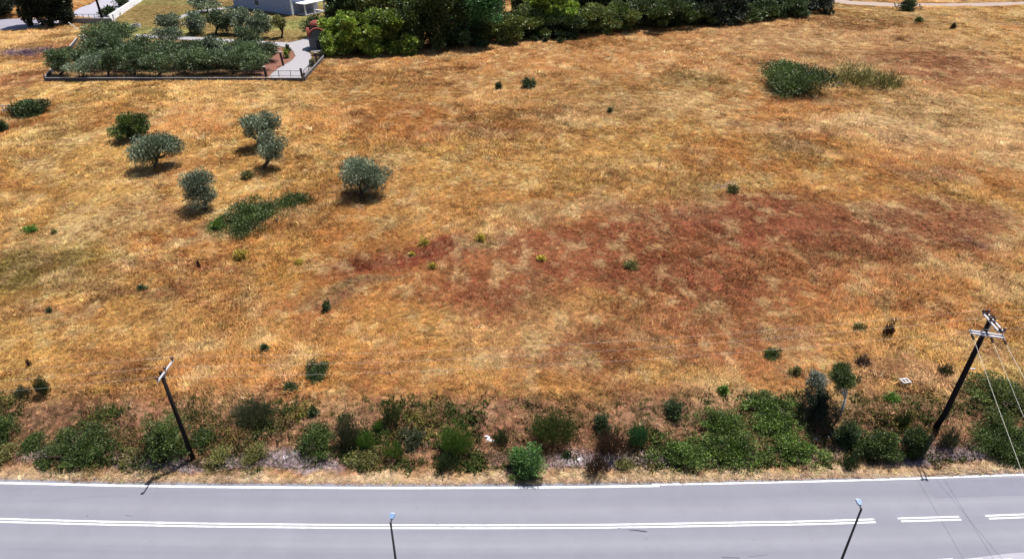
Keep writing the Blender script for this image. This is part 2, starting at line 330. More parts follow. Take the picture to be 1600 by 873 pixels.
for a, b in ((-260, xat(1366, 811)), (xat(1402, 808), xat(1499, 807)), (xat(1540, 806), 260)):
    for k, o in enumerate((.11, -.13)):
        xa = pm(a+(.0 if k == 0 else .12), b); strip('centre_line', xa, mid(xa)+o-.062+wob(xa, 7), mid(xa)+o+.062+wob(xa, 7), .004, M_line)
xa = pm(-260, xat(1150, 890)); ne = mid(xa)-wl.mean()*.80-.82-.004*np.abs(xa+33)**1.15; strip('near_edge_line', xa, ne-.07, ne+.08, .004, M_line)
for a, b in ((1466, 1490), (1508, 1536), (1553, 1582), (1606, 1630), (1655, 1680)):
    p0, y0 = plane(a, 875); p1, y1 = plane(b, 874); xa = np.array([float(p0), float(p1)]); strip('junction_dash', xa, np.array([y0, y1])-.1, np.array([y0, y1])+.1, .008, M_line)
xa = pm(xat(1440, 872), 120); yb = np.interp(xa, [xa[0], xa[0]+6, 120], [0, .55, .8]); e0 = plane(1500, 878)[1]+(mid(xa)-mid(xat(1500, 872)))
strip('concrete_apron', xa, e0-2.6, e0+yb, .004, mat('light_concrete_apron', A(208, 205, 218), .85, .2, var=.08, vscale=.7))
p0 = xat(1456, 770); xa = pm(p0, 120); strip('asphalt_patch', xa, edge(xa)-1.75, edge(xa)-.22, .003, M_patch)
def crack(pts, wd):
    m = MB(); P = [np.array([*plane(*p), .007]) for p in pts]
    for a, b in zip(P[:-1], P[1:]):
        d = (b-a)/np.linalg.norm(b-a); s_ = np.array([-d[1], d[0], 0])*wd/2
        m.add([a-s_, a+s_, b+s_*.8, b-s_*.8], [(0, 3, 2, 1)])
    o = m.build('road_crack', M_crack); o['kind'] = 'structure'
for pts, wd in (([(965, 824.5), (985, 826), (1000, 829), (1012, 830)], .05), ([(984, 828), (998, 828), (1010, 830)], .12), ([(1128, 870), (1156, 871)], .12), ([(1170, 869), (1200, 866)], .04), ([(135, 806), (138, 805.5)], .1), ([(196, 804), (206, 806)], .06), ([(1008, 841), (1012, 841)], .05)): crack(pts, wd)
def sheet(name, P, z, m):
    o = MB().add([(x, y, z) for x, y in P], [tuple(range(len(P)))]).build(name, m); o['kind'] = 'structure'; return o
M_pave = mat('crazy_paving', A(206, 202, 208), .9, .2, var=.16, vscale=1.6, bump=.2)
sheet('garden_path', POLY_path, FLAT+.03, M_pave); sheet('garden_path', POLY_path2, FLAT+.03, M_pave)
sheet('concrete_yard', POLY_yard, FLAT+.02, mat('yard_concrete', A(212, 208, 222), .9, .2, var=.08, vscale=.5))
sheet('driveway', POLY_drive, FLAT+.02, mat('drive_asphalt', A(186, 180, 196), .9, .2, var=.1, vscale=.5))
sheet('dirt_track', POLY_track, FLAT+.02, mat('track_gravel', A(214, 192, 180), .95, .1, var=.12, vscale=.6))
# ------------------------------------------------------------------ scattered vegetation (stuff): one object carries its own tufts and scatters them
def scatter(name, label, pts, rot, scl, col, pick, tufts, m):
    nT = len(tufts); V = []; F = []; pk = []; bc = []; n = 0
    for k, (v, f, c) in enumerate(tufts):
        V.append(v); F += [tuple(i+n for i in q) for q in f]; n += len(v); pk.append(np.full(len(v), -(k+1))); bc.append(c)
    V = np.concatenate(V+[pts]); pk = np.concatenate(pk+[pick]).astype(np.int32)
    me = bpy.data.meshes.new(name); me.from_pydata(V.tolist(), [], F); me.update(); N = len(V)
    def att(nm, ty, fld, arr, w_):
        full = np.zeros((N, w_), np.float32); full[n:] = np.asarray(arr).reshape(-1, w_); me.attributes.new(nm, ty, 'POINT').data.foreach_set(fld, full.ravel())
    me.attributes.new('pick', 'INT', 'POINT').data.foreach_set('value', pk)
    att('rot', 'FLOAT_VECTOR', 'vector', rot, 3); att('scl', 'FLOAT_VECTOR', 'vector', scl, 3); att('icol', 'FLOAT_COLOR', 'color', np.c_[col, np.ones(len(col))], 4)
    b = np.ones(N, np.float32); b[:n] = np.concatenate(bc); me.attributes.new('bright', 'FLOAT', 'POINT').data.foreach_set('value', b)
    me.materials.append(m); o = bpy.data.objects.new(name, me); COL.objects.link(o); tag(o, label, 'grass', kind='stuff')
    g = bpy.data.node_groups.new(name+'_scatter', 'GeometryNodeTree')
    g.interface.new_socket('Geometry', in_out='INPUT', socket_type='NodeSocketGeometry'); g.interface.new_socket('Geometry', in_out='OUTPUT', socket_type='NodeSocketGeometry')
    nd = g.nodes; L = g.links; gi = nd.new('NodeGroupInput'); go = nd.new('NodeGroupOutput'); jn = nd.new('GeometryNodeJoinGeometry')
    def named(nm, ty):
        a = nd.new('GeometryNodeInputNamedAttribute'); a.data_type = ty; a.inputs[0].default_value = nm; return a.outputs[0]
    pko, ro, so = named('pick', 'INT'), named('rot', 'FLOAT_VECTOR'), named('scl', 'FLOAT_VECTOR')
    def sel(val):
        c = nd.new('FunctionNodeCompare'); c.data_type = 'INT'; c.operation = 'EQUAL'; ins = [s for s in c.inputs if s.type == 'INT']; L.new(pko, ins[0]); ins[1].default_value = val
        s = nd.new('GeometryNodeSeparateGeometry'); s.domain = 'POINT'; L.new(gi.outputs[0], s.inputs[0]); L.new(c.outputs[0], s.inputs[1]); return s.outputs[0]
    for k in range(nT):
        ip = nd.new('GeometryNodeInstanceOnPoints'); L.new(sel(k), ip.inputs['Points']); L.new(sel(-(k+1)), ip.inputs['Instance']); L.new(ro, ip.inputs['Rotation']); L.new(so, ip.inputs['Scale']); L.new(ip.outputs[0], jn.inputs[0])
    L.new(jn.outputs[0], go.inputs[0]); md = o.modifiers.new('scatter', 'NODES'); md.node_group = g
    return o
def tuftmat(name, transl=.15):
    m = bpy.data.materials.new(name); m.use_nodes = True; n = m.node_tree.nodes; L = m.node_tree.links; b = n['Principled BSDF']
    a = n.new('ShaderNodeAttribute'); a.attribute_type = 'INSTANCER'; a.attribute_name = 'icol'
    c = n.new('ShaderNodeAttribute'); c.attribute_name = 'bright'
    mx = n.new('ShaderNodeMix'); mx.data_type = 'RGBA'; mx.blend_type = 'MULTIPLY'; mx.inputs[0].default_value = 1
    L.new(a.outputs['Color'], mx.inputs[6]); L.new(c.outputs['Fac'], mx.inputs[7]); L.new(mx.outputs[2], b.inputs['Base Color'])
    b.inputs['Roughness'].default_value = .8; b.inputs['Specular IOR Level'].default_value = .1
    tr = n.new('ShaderNodeBsdfTranslucent'); L.new(mx.outputs[2], tr.inputs[0]); ms = n.new('ShaderNodeMixShader'); ms.inputs[0].default_value = transl
    L.new(b.outputs[0], ms.inputs[1]); L.new(tr.outputs[0], ms.inputs[2]); L.new(ms.outputs[0], n['Material Output'].inputs[0])
    return m
M_tuft = tuftmat('dry_grass_blades')
def tuft(seed, n=18, rad=.26, L0=.2, L1=.46, wd=.027, lean=(.5, 1.4), spread=.75):
    r = np.random.default_rng(seed); V = []; F = []; B = []
    for k in range(n):
        a = r.uniform(0, 2*math.pi); q = rad*math.sqrt(r.uniform()); b = np.array([q*math.cos(a), q*math.sin(a), -.04])
        th = r.normal(0, spread); ln = r.uniform(*lean); le = r.uniform(L0, L1); d = np.array([math.cos(th), math.sin(th), 0]); s_ = np.array([-d[1], d[0], 0])*wd/2*r.uniform(.6, 1.3)
        m_ = b+(d*math.sin(ln*.5)+np.array([0, 0, math.cos(ln*.5)]))*le*.5; t = m_+(d*math.sin(ln*1.25)+np.array([0, 0, math.cos(ln*1.25)]))*le*.5
        i = len(V); V += [b-s_, b+s_, m_+s_*.9, m_-s_*.9, t+s_*.25, t-s_*.25]; F += [(i, i+1, i+2, i+3), (i+3, i+2, i+4, i+5)]; B += [r.uniform(.5, 1.4)]*6
    return np.array(V), F, np.array(B)
def sample(n, y0, y1, dens):
    # rejection sampling over the ground the lens can cover, a little wider than the picture
    out = []; tot = 0
    while tot < n:
        y = rng.uniform(y0, y1, 200000); dep = y*math.cos(PITCH)+CAM_H*math.sin(PITCH); hw = dep*800/FPX*1.12+3
        x = rng.uniform(-1, 1, 200000)*hw; keep = rng.uniform(0, 1, 200000) < dens(y)*hw/(dens(y)*hw).max(); out.append(np.c_[x, y][keep]); tot += keep.sum()
    return np.concatenate(out)[:n]
P2 = sample(480000, 33.5, 232, lambda y: (60/y)**1.15)
d_ = P2[:, 1]-edge(P2[:, 0]); ok = d_ > .25
for pl in HARD+[POLY_soil]: ok &= ~inpoly(P2[:, 0], P2[:, 1], pl)
bare = fbm(P2[:, 0]*.25, P2[:, 1]*.25, 3, 77); ok &= ~((bare > .66) & (rng.uniform(size=len(P2)) < .6))
ok &= ~((d_ < 1.6) & (rng.uniform(size=len(P2)) < .45))
P2 = P2[ok]; d_ = d_[ok]; N = len(P2)
gar = inpoly(P2[:, 0], P2[:, 1], POLY_garden)
col = fieldcol(P2[:, 0], P2[:, 1])
GB = 2.2; u = rng.uniform(size=N); pale = A(230, 200, 140)
br = .82+.36*fbm(P2[:, 0]*.3, P2[:, 1]*.2, 4, 401); br *= .75+.5*fbm(P2[:, 0]*1.6, P2[:, 1]*1.2, 2, 407)
col = col*(br*np.exp(rng.normal(-.05, .34, N)))[:, None]
hj = rng.uniform(size=N)[:, None]; col = np.where(hj < .10, col*[1.05, .88, .95], col); col = np.where(hj > .92, col*[.86, 1.05, .72], col); col = np.where((hj > .86) & (hj < .92), col*[.8, .66, .72], col)
col = np.where(((u > .10) & (u < .102))[:, None], A(238, 214, 168), col)
col = np.where((u < .10)[:, None], col*.6+pale*.4, col); col = np.where((u > .95)[:, None], col*.5+A(120, 84, 56)*.5, col)
onbank = (d_ > .9) & (d_ < 9) & (rng.uniform(size=N) < .33*(1-sst(6.5, 9, d_))*sst(.9, 1.8, d_)*2*fbm(P2[:, 0]*.2, P2[:, 1]*.2, 3, 55))
gcol = A(84, 92, 40)[None]*rng.uniform(.5, 1.4, N)[:, None]+A(60, 40, 10)[None]*rng.uniform(0, .8, N)[:, None]
col = np.clip(np.where(onbank[:, None], gcol, col*GB), 0, .8)
ang = (fbm(P2[:, 0]*.06, P2[:, 1]*.06, 3, 61)-.5)*9+(fbm(P2[:, 0]*.3, P2[:, 1]*.3, 2, 63)-.5)*4+rng.normal(0, .9, N)
hgt = .66+.75*sst(.42, .62, fbm(P2[:, 0]*.08, P2[:, 1]*.08, 3, 71)); hgt *= np.where(d_ < 1.8, .45, 1)*np.where(gar, .4, 1)*np.where((d_ > 1.5) & (d_ < 8), .7, 1)
sc = hgt*rng.uniform(.7, 1.3, N)*np.where(rng.uniform(size=N) < .02, 1.3, 1); wdt = np.maximum(sc, .7)*np.clip(P2[:, 1]/75, 1, 2)
scatter('dry_grass', 'tall sun-dried golden grass covering the open field and bank', np.c_[P2, H(P2[:, 0], P2[:, 1])], np.c_[np.zeros(N), np.zeros(N), ang], np.c_[wdt, wdt, sc], col, rng.integers(0, 5, N),
        [tuft(k, n=18+k) for k in range(5)], M_tuft)
W2 = np.c_[rng.uniform(-62, 62, 110000), rng.uniform(0, 10.5, 110000)]; cl = fbm(W2[:, 0]*.28, W2[:, 1]*.35, 3, 301); dn = W2[:, 1]
ok = rng.uniform(size=len(W2)) < sst(.40, .62, cl)*sst(.8, 2.2, dn)*(1-sst(5, 9, dn))*.42; W2 = W2[ok]; W2[:, 1] += edge(W2[:, 0]); N = len(W2)
wp = np.array([A(*c) for c in ((84, 104, 46), (66, 88, 42), (110, 116, 60), (100, 96, 62), (128, 100, 64), (140, 136, 66))])*1.3
hue = np.clip((fbm(W2[:, 0]*.5, W2[:, 1]*.5, 3, 311)-.28)*12+rng.normal(0, 1.1, N), 0, 5).astype(int); wc = wp[hue]*rng.uniform(.7, 1.3, N)[:, None]; sc = rng.uniform(.45, 1.35, N)
o = scatter('low_weeds', 'low green and withered weeds growing thickly on the roadside bank', np.c_[W2, H(W2[:, 0], W2[:, 1])], np.c_[rng.normal(0, .1, N), rng.normal(0, .1, N), rng.uniform(0, 6.28, N)], np.c_[sc, sc, sc*1.1], wc, rng.integers(0, 3, N),
        [tuft(50+k, n=22, rad=.3, L0=.12, L1=.34, wd=.09, lean=(.2, 1.3), spread=3.) for k in range(3)], M_tuft); o['category'] = 'weeds'
# ------------------------------------------------------------------ foliage
LEAFCOL = {  # display colours of lit leaves: a few hues mixed per leaf
 'bramble': [(70, 92, 40), (86, 110, 44), (58, 78, 38), (104, 112, 56)], 'dark': [(64, 84, 42), (80, 98, 50), (50, 66, 38)], 'bright': [(92, 128, 44), (80, 116, 42), (112, 140, 56)],
 'leafy': [(110, 150, 74), (90, 132, 62), (74, 112, 52)], 'olive': [(128, 142, 112), (106, 124, 92), (150, 160, 134), (84, 102, 68)], 'oliveg': [(84, 108, 66), (70, 92, 54), (108, 124, 84), (98, 112, 62)],
 'fig': [(146, 166, 58), (118, 146, 50), (170, 180, 84), (90, 120, 50)], 'broom': [(84, 92, 62), (70, 82, 56), (96, 98, 66)], 'yellow': [(206, 180, 70), (186, 166, 62), (222, 196, 100)],
 'brown': [(86, 62, 46), (104, 78, 56), (70, 56, 44)], 'hedge': [(98, 118, 52), (76, 98, 44), (122, 134, 62), (122, 116, 64)], 'conif': [(42, 52, 34), (34, 44, 30), (56, 66, 40)], 'thicket': [(98, 130, 48), (118, 146, 60), (80, 106, 42), (124, 134, 70), (64, 84, 38)], 'glossy': [(64, 116, 60), (54, 98, 52), (86, 132, 72)],
 'sage': [(128, 128, 70), (110, 116, 62), (150, 138, 82)], 'silver': [(160, 166, 150), (128, 134, 120)]}
def leaves(m, C, n, size, kind, r, up=None, aspect=.5, spread=None, tone=None):
    """n leaves at points C (n,3); up = outward directions"""
    n = len(C); pal = np.array([A(*c) for c in LEAFCOL[kind]])*1.65; c = pal[r.integers(0, len(pal), n)]*r.uniform(.65, 1.35, n)[:, None]*(.85+.3*((SEED[0]*7919) % 97)/97)
    if tone is not None: c = np.clip(c*tone[:, None]*np.where(tone > 1, 1, 1)[:, None], 0, .6)
    d = r.normal(size=(n, 3)); d /= np.linalg.norm(d, axis=1)[:, None]
    if up is not None: d = d*(1 if spread is None else spread)+up; d /= np.linalg.norm(d, axis=1)[:, None]
    t = r.normal(size=(n, 3)); s_ = np.cross(d, t); s_ /= np.linalg.norm(s_, axis=1)[:, None]
    L_ = (size*r.uniform(.6, 1.3, n))[:, None]; W_ = L_*aspect*.5; nn = np.cross(d, s_)
    v = np.stack([C, C+d*L_*.5+s_*W_+nn*L_*.06, C+d*L_, C+d*L_*.5-s_*W_+nn*L_*.06], 1).reshape(-1, 3)
    f = np.arange(n*4).reshape(-1, 4); m.add(v, f.tolist(), np.repeat(c, 4, 0))
def blob(m, cen, rad, n, size, kind, r, clumps=14, aspect=.5, zmin=None, fill=.62, crs=.40, box=False, drape=False):
    """irregular crown: leaf clumps spread through an ellipsoid's volume"""
    k = r.normal(size=(clumps, 3)); k /= np.linalg.norm(k, axis=1)[:, None]; k *= (fill+(1-crs*.75-fill)*r.uniform(0, 1, (clumps, 1)))*r.uniform(.6, 1.13, (clumps, 1))
    if box: k = r.uniform(-1, 1, (clumps, 3))*(1.03-crs*.7); k[:, 2] *= 1-.35*np.abs(k[:, 0])**2
    tn = r.uniform(.62, 1.5, clumps); cr = crs*r.uniform(.6, 1.3, clumps); wgt = cr**2/np.sum(cr**2); w_ = r.choice(clumps, n, p=wgt)
    d = r.normal(size=(n, 3)); d /= np.linalg.norm(d, axis=1)[:, None]; q = d*(r.uniform(0, 1, (n, 1))**.45)*cr[w_][:, None]
    p = (k[w_]+q)*np.asarray(rad); P = p+np.asarray(cen)
    if zmin is not None:
        P[:, 2] = np.where(P[:, 2] < zmin, zmin+np.abs(r.normal(0, .06, n))*rad[2], P[:, 2])
    if drape: P[:, 2] += H(P[:, 0], P[:, 1])-zmin
    up = d*.6+p/np.asarray(rad)*.5+np.array([0, 0, .25]); leaves(m, P, n, size, kind, r, up, aspect, tone=tn[w_])
    return k*np.asarray(rad)+np.asarray(cen)
def solve(b, depthr=.75, k=.8, low=False):
    x0, y0, x1, y1 = b; cx, cy = (x0+x1)/2, (y0+y1)/2; p = G(cx, cy); s = mpp(p); a = (x1-x0)/2*s; v = (y1-y0)/2*s
    _, f, u_ = ray(cx, cy); th = math.atan2(-u_, math.hypot(f, (cx-800)/FPX)); bb = min(1.3*a, .93*v/math.sin(th)) if low else min(depthr*a, .78*v/math.sin(th)); c = math.sqrt(max(v*v-(bb*math.sin(th))**2, (.35*v)**2))/math.cos(th)
    c = min(c, 2.2*a+.5*v); p = G(cx, cy, k*c); return p, (a, bb, c), s
SEED = [100]
def bush(name, cat, kind, b, label, group, form='mound', parts=True, dens=1.):
    SEED[0] += 1; r = np.random.default_rng(SEED[0]); p, (a, bb, c), s = solve(b, low=((form == 'mound' and b[3]-b[1] > 22) or (form == 'dome' and b[2]-b[0] > 100))); area = (b[2]-b[0])*(b[3]-b[1]); base = p
    root = empty(name, base, label, cat, group) if parts else None
    m = MB(); n = int(np.clip(area*1.5*dens, 90, 14000)); aw = max(1, a/bb)
    if form == 'dome':
        kp = blob(m, base+np.array([0, 0, .7*c]), (a, bb, c), int(n*1.5), 3.0*s, kind, r, clumps=30, zmin=base[2]-.02, fill=.35, crs=.34, drape=True)
    elif form == 'mound':
        n_ = int(min(60, 14+area/120)); kp = blob(m, base+np.array([0, 0, .62*c]), (a*1.04, bb, c*1.1), n, 3.0*s, kind, r, clumps=n_, zmin=base[2]-.02, fill=.15, crs=max(.2, .42-.004*n_), drape=True)
        ns = max(4, int(area/130)); th = r.uniform(0, 6.28, ns); q = r.uniform(.2, .95, ns)     # long shoots arching out of the mass
        for t_, q_ in zip(th, q):
            o_ = base+np.array([math.cos(t_)*a*q_, math.sin(t_)*bb*q_, .8*c*math.sqrt(max(.05, 1-q_*q_))]); k_ = np.linspace(0, 1, 9)[:, None]; tp_ = np.array([math.cos(t_)*.5, math.sin(t_)*.5, r.uniform(.3, 1.)])*r.uniform(.3, .6)*min(a, 1.6*c+.2)
            Q = o_+tp_*k_-np.array([0, 0, .3])*k_**2*min(a, c)+r.normal(0, .03*a, (9, 3)); Q[:, 2] += H(Q[:, 0], Q[:, 1])-base[2]; leaves(m, Q, 9, 3.2*s, kind, r, None, .45)
        # stray shoots break the outline
        ns = int(n*.07); th = r.uniform(0, 6.28, ns); q = r.uniform(.6, .98, ns); C = np.c_[np.cos(th)*a*q, np.sin(th)*bb*q, r.uniform(0, .6, ns)*c]+base; C[:, 2] += H(C[:, 0], C[:, 1])-base[2]; leaves(m, C, ns, 3.4*s, kind, r, np.c_[np.cos(th), np.sin(th), np.full(ns, .8)], .4)
    else:     # 'upright': fine shoots fanning out of the ground
        ns = max(14, int(area/9)); th = r.uniform(0, 6.28, ns); q = np.sqrt(r.uniform(0, 1, ns)); B = np.c_[np.cos(th)*a*q*.55, np.sin(th)*bb*q*.55, np.zeros(ns)]+base
        tip = np.c_[np.cos(th)*a*q, np.sin(th)*bb*q, 1.75*c*(1-.45*q**2)*r.uniform(.5, 1.2, ns)]+base
        per = max(4, n//ns); t = r.uniform(.1, 1, (ns, per))**.8; C = (B[:, None]*(1-t[..., None])+tip[:, None]*t[..., None]).reshape(-1, 3)+r.normal(0, .06*a, (ns*per, 3))*[1, 1, .4]
        C[:, 2] = np.maximum(C[:, 2], base[2]); d = (tip-B); d /= np.linalg.norm(d, axis=1)[:, None]; leaves(m, C, len(C), 4.2*s, kind, r, np.repeat(d, per, 0), .22, spread=.35)
    if not parts:
        o = m.build(name, M_leaf, origin=base); tag(o, label, cat, group); return o
    m.build('foliage', M_olive if kind in ('olive', 'oliveg', 'silver') else M_leaf, root)
    st = MB()
    for k in range(5 if form != 'upright' else 7):
        th = r.uniform(0, 6.28); q = r.uniform(.3, .75); e = base+np.array([math.cos(th)*a*q, math.sin(th)*bb*q, c*r.uniform(.7, 1.3)]); mm = (base+e)/2+r.normal(0, .1*a, 3); st.tube([base-[0, 0, .05], mm, e], [.02+.02*a, .014+.012*a, .008], 5)
    st.build('stem', M_bark, root); return root
def tree(name, cat, kind, cb, base, label, group, trunk=M_bark, clumps=16, crs=.42, aspect=.45, dens=1., depth=.9, size=2.9, fork=.35, tr=None, fill=.62, box=False):
    """cb: crown box in the survey picture, base: foot of the trunk"""
    SEED[0] += 1; r = np.random.default_rng(SEED[0]); B = G(*base); s = mpp(B); x0, y0, x1, y1 = cb; C = at_depth((x0+x1)/2, (y0+y1)/2, B[1]); a = (x1-x0)/2*s; v = (y1-y0)/2*s
    _, f, u_ = ray((x0+x1)/2, (y0+y1)/2); th = math.atan2(-u_, f); bb = min(depth*a, .8*v/math.sin(th)); c = math.sqrt(max(v*v-(bb*math.sin(th))**2, (.5*v)**2))/math.cos(th)
    c = min(c, max(.3, (C[2]-B[2])*.93))
    root = empty(name, B, label, cat, group); m = MB(); n = int(np.clip((x1-x0)*(y1-y0)*2.6*dens, 260, 15000)); a, bb, c = a*1.1, bb*1.1, c*1.08
    kp = blob(m, C, (a, bb, c), n, size*s, kind, r, clumps=clumps, aspect=aspect, crs=crs, fill=fill, zmin=B[2]+.05, box=box)
    t = MB(); rt = tr or max(.06, .045*(C[2]+c-B[2])); fk = B+(C-B)*np.array([.5, .5, fork])+np.array([0, 0, .02]); fk += np.r_[r.normal(0, .1*a, 2), 0]
    t.tube([B-[0, 0, .15], (B*.6+fk*.4)+np.r_[r.normal(0, .05*a, 2), 0], fk], [rt*1.35, rt, rt*.85], 8)
    for k in r.choice(len(kp), min(7, len(kp)), replace=False): e = kp[k]; mm = (fk+e)/2+np.array([0, 0, -.08*c])+np.r_[r.normal(0, .06*a, 2), 0]; t.tube([fk-[0, 0, .05], mm, e], [rt*.6, rt*.36, rt*.12], 6)
    t.build('trunk', trunk, root, smooth=True); m.build('crown', M_olive if kind in ('olive', 'oliveg', 'silver') else M_leaf, root)
    return root
# --- olive trees standing in the field
OL = 'olive trees standing in the field'
tree('olive_tree', 'tree', 'olive', (205, 206, 279, 254), (240, 261), 'grey-green olive tree with a wide flat crown beside the dark green bushy tree', OL, clumps=20, crs=.46, dens=1.4)
tree('olive_tree', 'tree', 'olive', (374, 172, 435, 219), (404, 232), 'olive tree with a rounded crown standing behind another olive tree', OL)
tree('olive_tree', 'tree', 'olive', (397, 206, 446, 251), (413, 263), 'narrow olive tree with a leaning trunk standing in front of another olive tree', OL, clumps=13)
tree('olive_tree', 'tree', 'olive', (522, 246, 605, 302), (567, 308), 'palest silvery olive tree with a broad crown and leafy base, farthest right in the field', OL, clumps=24, crs=.38, fork=.2, dens=1.2)
tree('olive_tree', 'tree', 'olive', (278, 268, 347, 320), (322, 327), 'olive tree with a forked trunk at the end of the long low bramble bed', OL, clumps=15)
tree('bushy_tree', 'tree', 'bramble', (177, 176, 233, 222), (205, 219), 'dark green bushy tree leafy to the ground, behind a flat-crowned olive tree', None, clumps=12, aspect=.6)
# --- bramble beds and shrubs in the field
FS = 'shrubs scattered over the dry field'
for nm, cat, kind, b, lab, form in [
 ('bramble', 'bramble', 'bramble', (328, 304, 450, 364), 'long low dark green bramble bed at the foot of the fork-trunked olive tree', 'mound'),
 ('bramble', 'bramble', 'bramble', (418, 300, 494, 328), 'thin trailing tail of brambles at the right end of the long bramble bed', 'mound'),
 ('bramble', 'bramble', 'bright', (322, 338, 356, 362), 'small pale bramble clump at the lower left end of the long bramble bed', 'mound'),
 ('shrub', 'shrub', 'sage', (373, 264, 398, 281), 'small grey-green shrub at the left foot of the leaning olive tree', 'mound'),
 ('bramble', 'bramble', 'bramble', (1172, 92, 1300, 150), 'large isolated dark green bramble mound alone in the upper right of the field', 'dome'),
 ('sage_patch', 'shrub', 'sage', (1302, 100, 1374, 138), 'soft grey-green low shrub patch just right of the large bramble mound', 'upright'),
 ('sage_patch', 'shrub', 'sage', (1362, 112, 1412, 142), 'sparse olive-green tufts fading out right of the pale boulder', 'upright'),
 ('shrub', 'shrub', 'dark', (10, 150, 78, 184), 'wide dark green bush beside the pale rail fence at the left edge', 'dome'),
 ('shrub', 'shrub', 'dark', (-10, 185, 13, 209), 'half-seen dark bush below the pale rail fence at the left edge', 'dome'),
 ('shrub', 'shrub', 'dark', (813, 114, 837, 141), 'small dark shrub with a yellow-green top in mid field', 'mound'),
 ('shrub', 'shrub', 'dark', (772, 124, 785, 143), 'small upright dark shrub left of the yellow-topped shrub', 'mound'),
 ('shrub', 'shrub', 'dark', (829, 54, 840, 68), 'leftmost of three tiny dark shrubs in a row before the hedge', 'mound'),
 ('shrub', 'shrub', 'dark', (848, 55, 856, 69), 'slim middle one of three tiny dark shrubs before the hedge', 'mound'),
 ('shrub', 'shrub', 'dark', (870, 56, 881, 70), 'rightmost of three tiny dark shrubs in a row before the hedge', 'mound'),
 ('shrub', 'shrub', 'dark', (1398, -4, 1443, 18), 'round dark bush standing on the edge of the dirt track', 'mound'),
 ('shrub', 'shrub', 'bramble', (1430, 23, 1442, 37), 'small dark shrub just below the bush on the dirt track', 'mound'),
 ('shrub', 'shrub', 'brown', (1486, 34, 1495, 46), 'tiny dark shrub in the upper right field, right of the track bush', 'mound'),
 ('shrub', 'shrub', 'dark', (949, 168, 958, 178), 'tiny dark shrub alone in the upper middle of the field', 'mound'),
 ('shrub', 'shrub', 'dark', (214, 442, 231, 455), 'small dark spiky shrub in the left field above the leaning pole', 'mound'),
 ('dead_weed', 'weed', 'brown', (304, 405, 312, 422), 'slim brown dead weed standing in the left field', 'upright'),
 ('shrub', 'shrub', 'dark', (71, 479, 82, 490), 'tiny dark shrub near the left edge of the field', 'mound'),
 ('conical_shrub', 'shrub', 'dark', (503, 463, 516, 489), 'very dark narrow upright shrub alone left of the rust-red grass', 'mound'),
 ('shrub', 'shrub', 'dark', (405, 532, 423, 555), 'small dark pointed shrub between the leaning pole and a ragged bush', 'mound'),
 ('dead_weed', 'weed', 'brown', (41, 561, 50, 575), 'small brown weed near the left edge, above two dark upright shrubs', 'upright'),
 ('shrub', 'shrub', 'bright', (31, 351, 60, 365), 'low bright green leafy plant near the left edge of the field', 'mound'),
 ('shrub', 'shrub', 'sage', (79, 354, 88, 366), 'tiny grey-green weed right of the low bright green plant', 'mound'),
 ('yellow_weed', 'weed', 'yellow', (362, 386, 390, 408), 'largest yellow-green weed, below the long bramble bed', 'mound'),
 ('yellow_weed', 'weed', 'yellow', (459, 402, 474, 414), 'yellow-green weed in the golden grass right of the largest yellow weed', 'mound'),
 ('yellow_weed', 'weed', 'yellow', (741, 362, 760, 379), 'brightest yellow-green weed on the upper edge of the rust-red grass', 'mound'),
 ('yellow_weed', 'weed', 'yellow', (653, 369, 672, 386), 'yellow-green weed left of the brightest yellow weed, over the reddest grass', 'mound'),
 ('yellow_weed', 'weed', 'yellow', (637, 391, 651, 401), 'small yellow-green weed inside the reddest patch of grass', 'mound'),
 ('yellow_weed', 'weed', 'yellow', (668, 408, 684, 421), 'yellow-green weed on the pale bare spot beside the reddest grass', 'mound'),
 ('yellow_weed', 'weed', 'yellow', (838, 397, 855, 409), 'yellow-green weed in the middle of the rust-red grass', 'mound'),
 ('yellow_weed', 'weed', 'sage', (974, 403, 1000, 422), 'dull olive-green weed in the rust-red grass right of centre', 'mound'),
 ('shrub', 'shrub', 'sage', (1134, 283, 1156, 303), 'olive-green weed beside a small bare spot in the right field', 'mound'),
 ('shrub', 'shrub', 'bramble', (1187, 542, 1222, 563), 'rounded dark green shrub alone in the grass above the big bramble thicket', 'mound'),
 ('shrub', 'shrub', 'sage', (1233, 571, 1254, 588), 'small grey-green shrub left of the little pale-trunked tree', 'mound'),
 ('shrub', 'shrub', 'sage', (1330, 501, 1358, 520), 'faint grey-green shrub in the gold grass left of the double-armed pole', 'mound'),
 ('dead_weed', 'weed', 'brown', (1381, 498, 1398, 530), 'brown withered shrub between a faint grey shrub and the double-armed pole', 'upright'),
 ('dead_weed', 'weed', 'brown', (1335, 549, 1361, 577), 'grey-brown withered shrub just above the little pale-trunked tree', 'mound'),
 ('shrub', 'shrub', 'dark', (470, 558, 518, 597), 'ragged dark green bush standing in the grass above the roadside bank', 'mound'),
 ('shrub', 'shrub', 'dark', (435, 594, 467, 613), 'low dark bush below and left of the ragged dark bush', 'mound'),
 ('shrub', 'shrub', 'dark', (53, 586, 77, 622), 'upright green and dark shrub, right one of a pair at the left edge', 'upright'),
 ('shrub', 'shrub', 'broom', (22, 602, 48, 622), 'low grey-brown shrub, left one of a pair at the left edge', 'upright')]:
    bush(nm, cat, kind, b, lab, FS, form, parts=(b[2]-b[0]) > 20, dens=.45 if nm == 'sage_patch' else 1.)
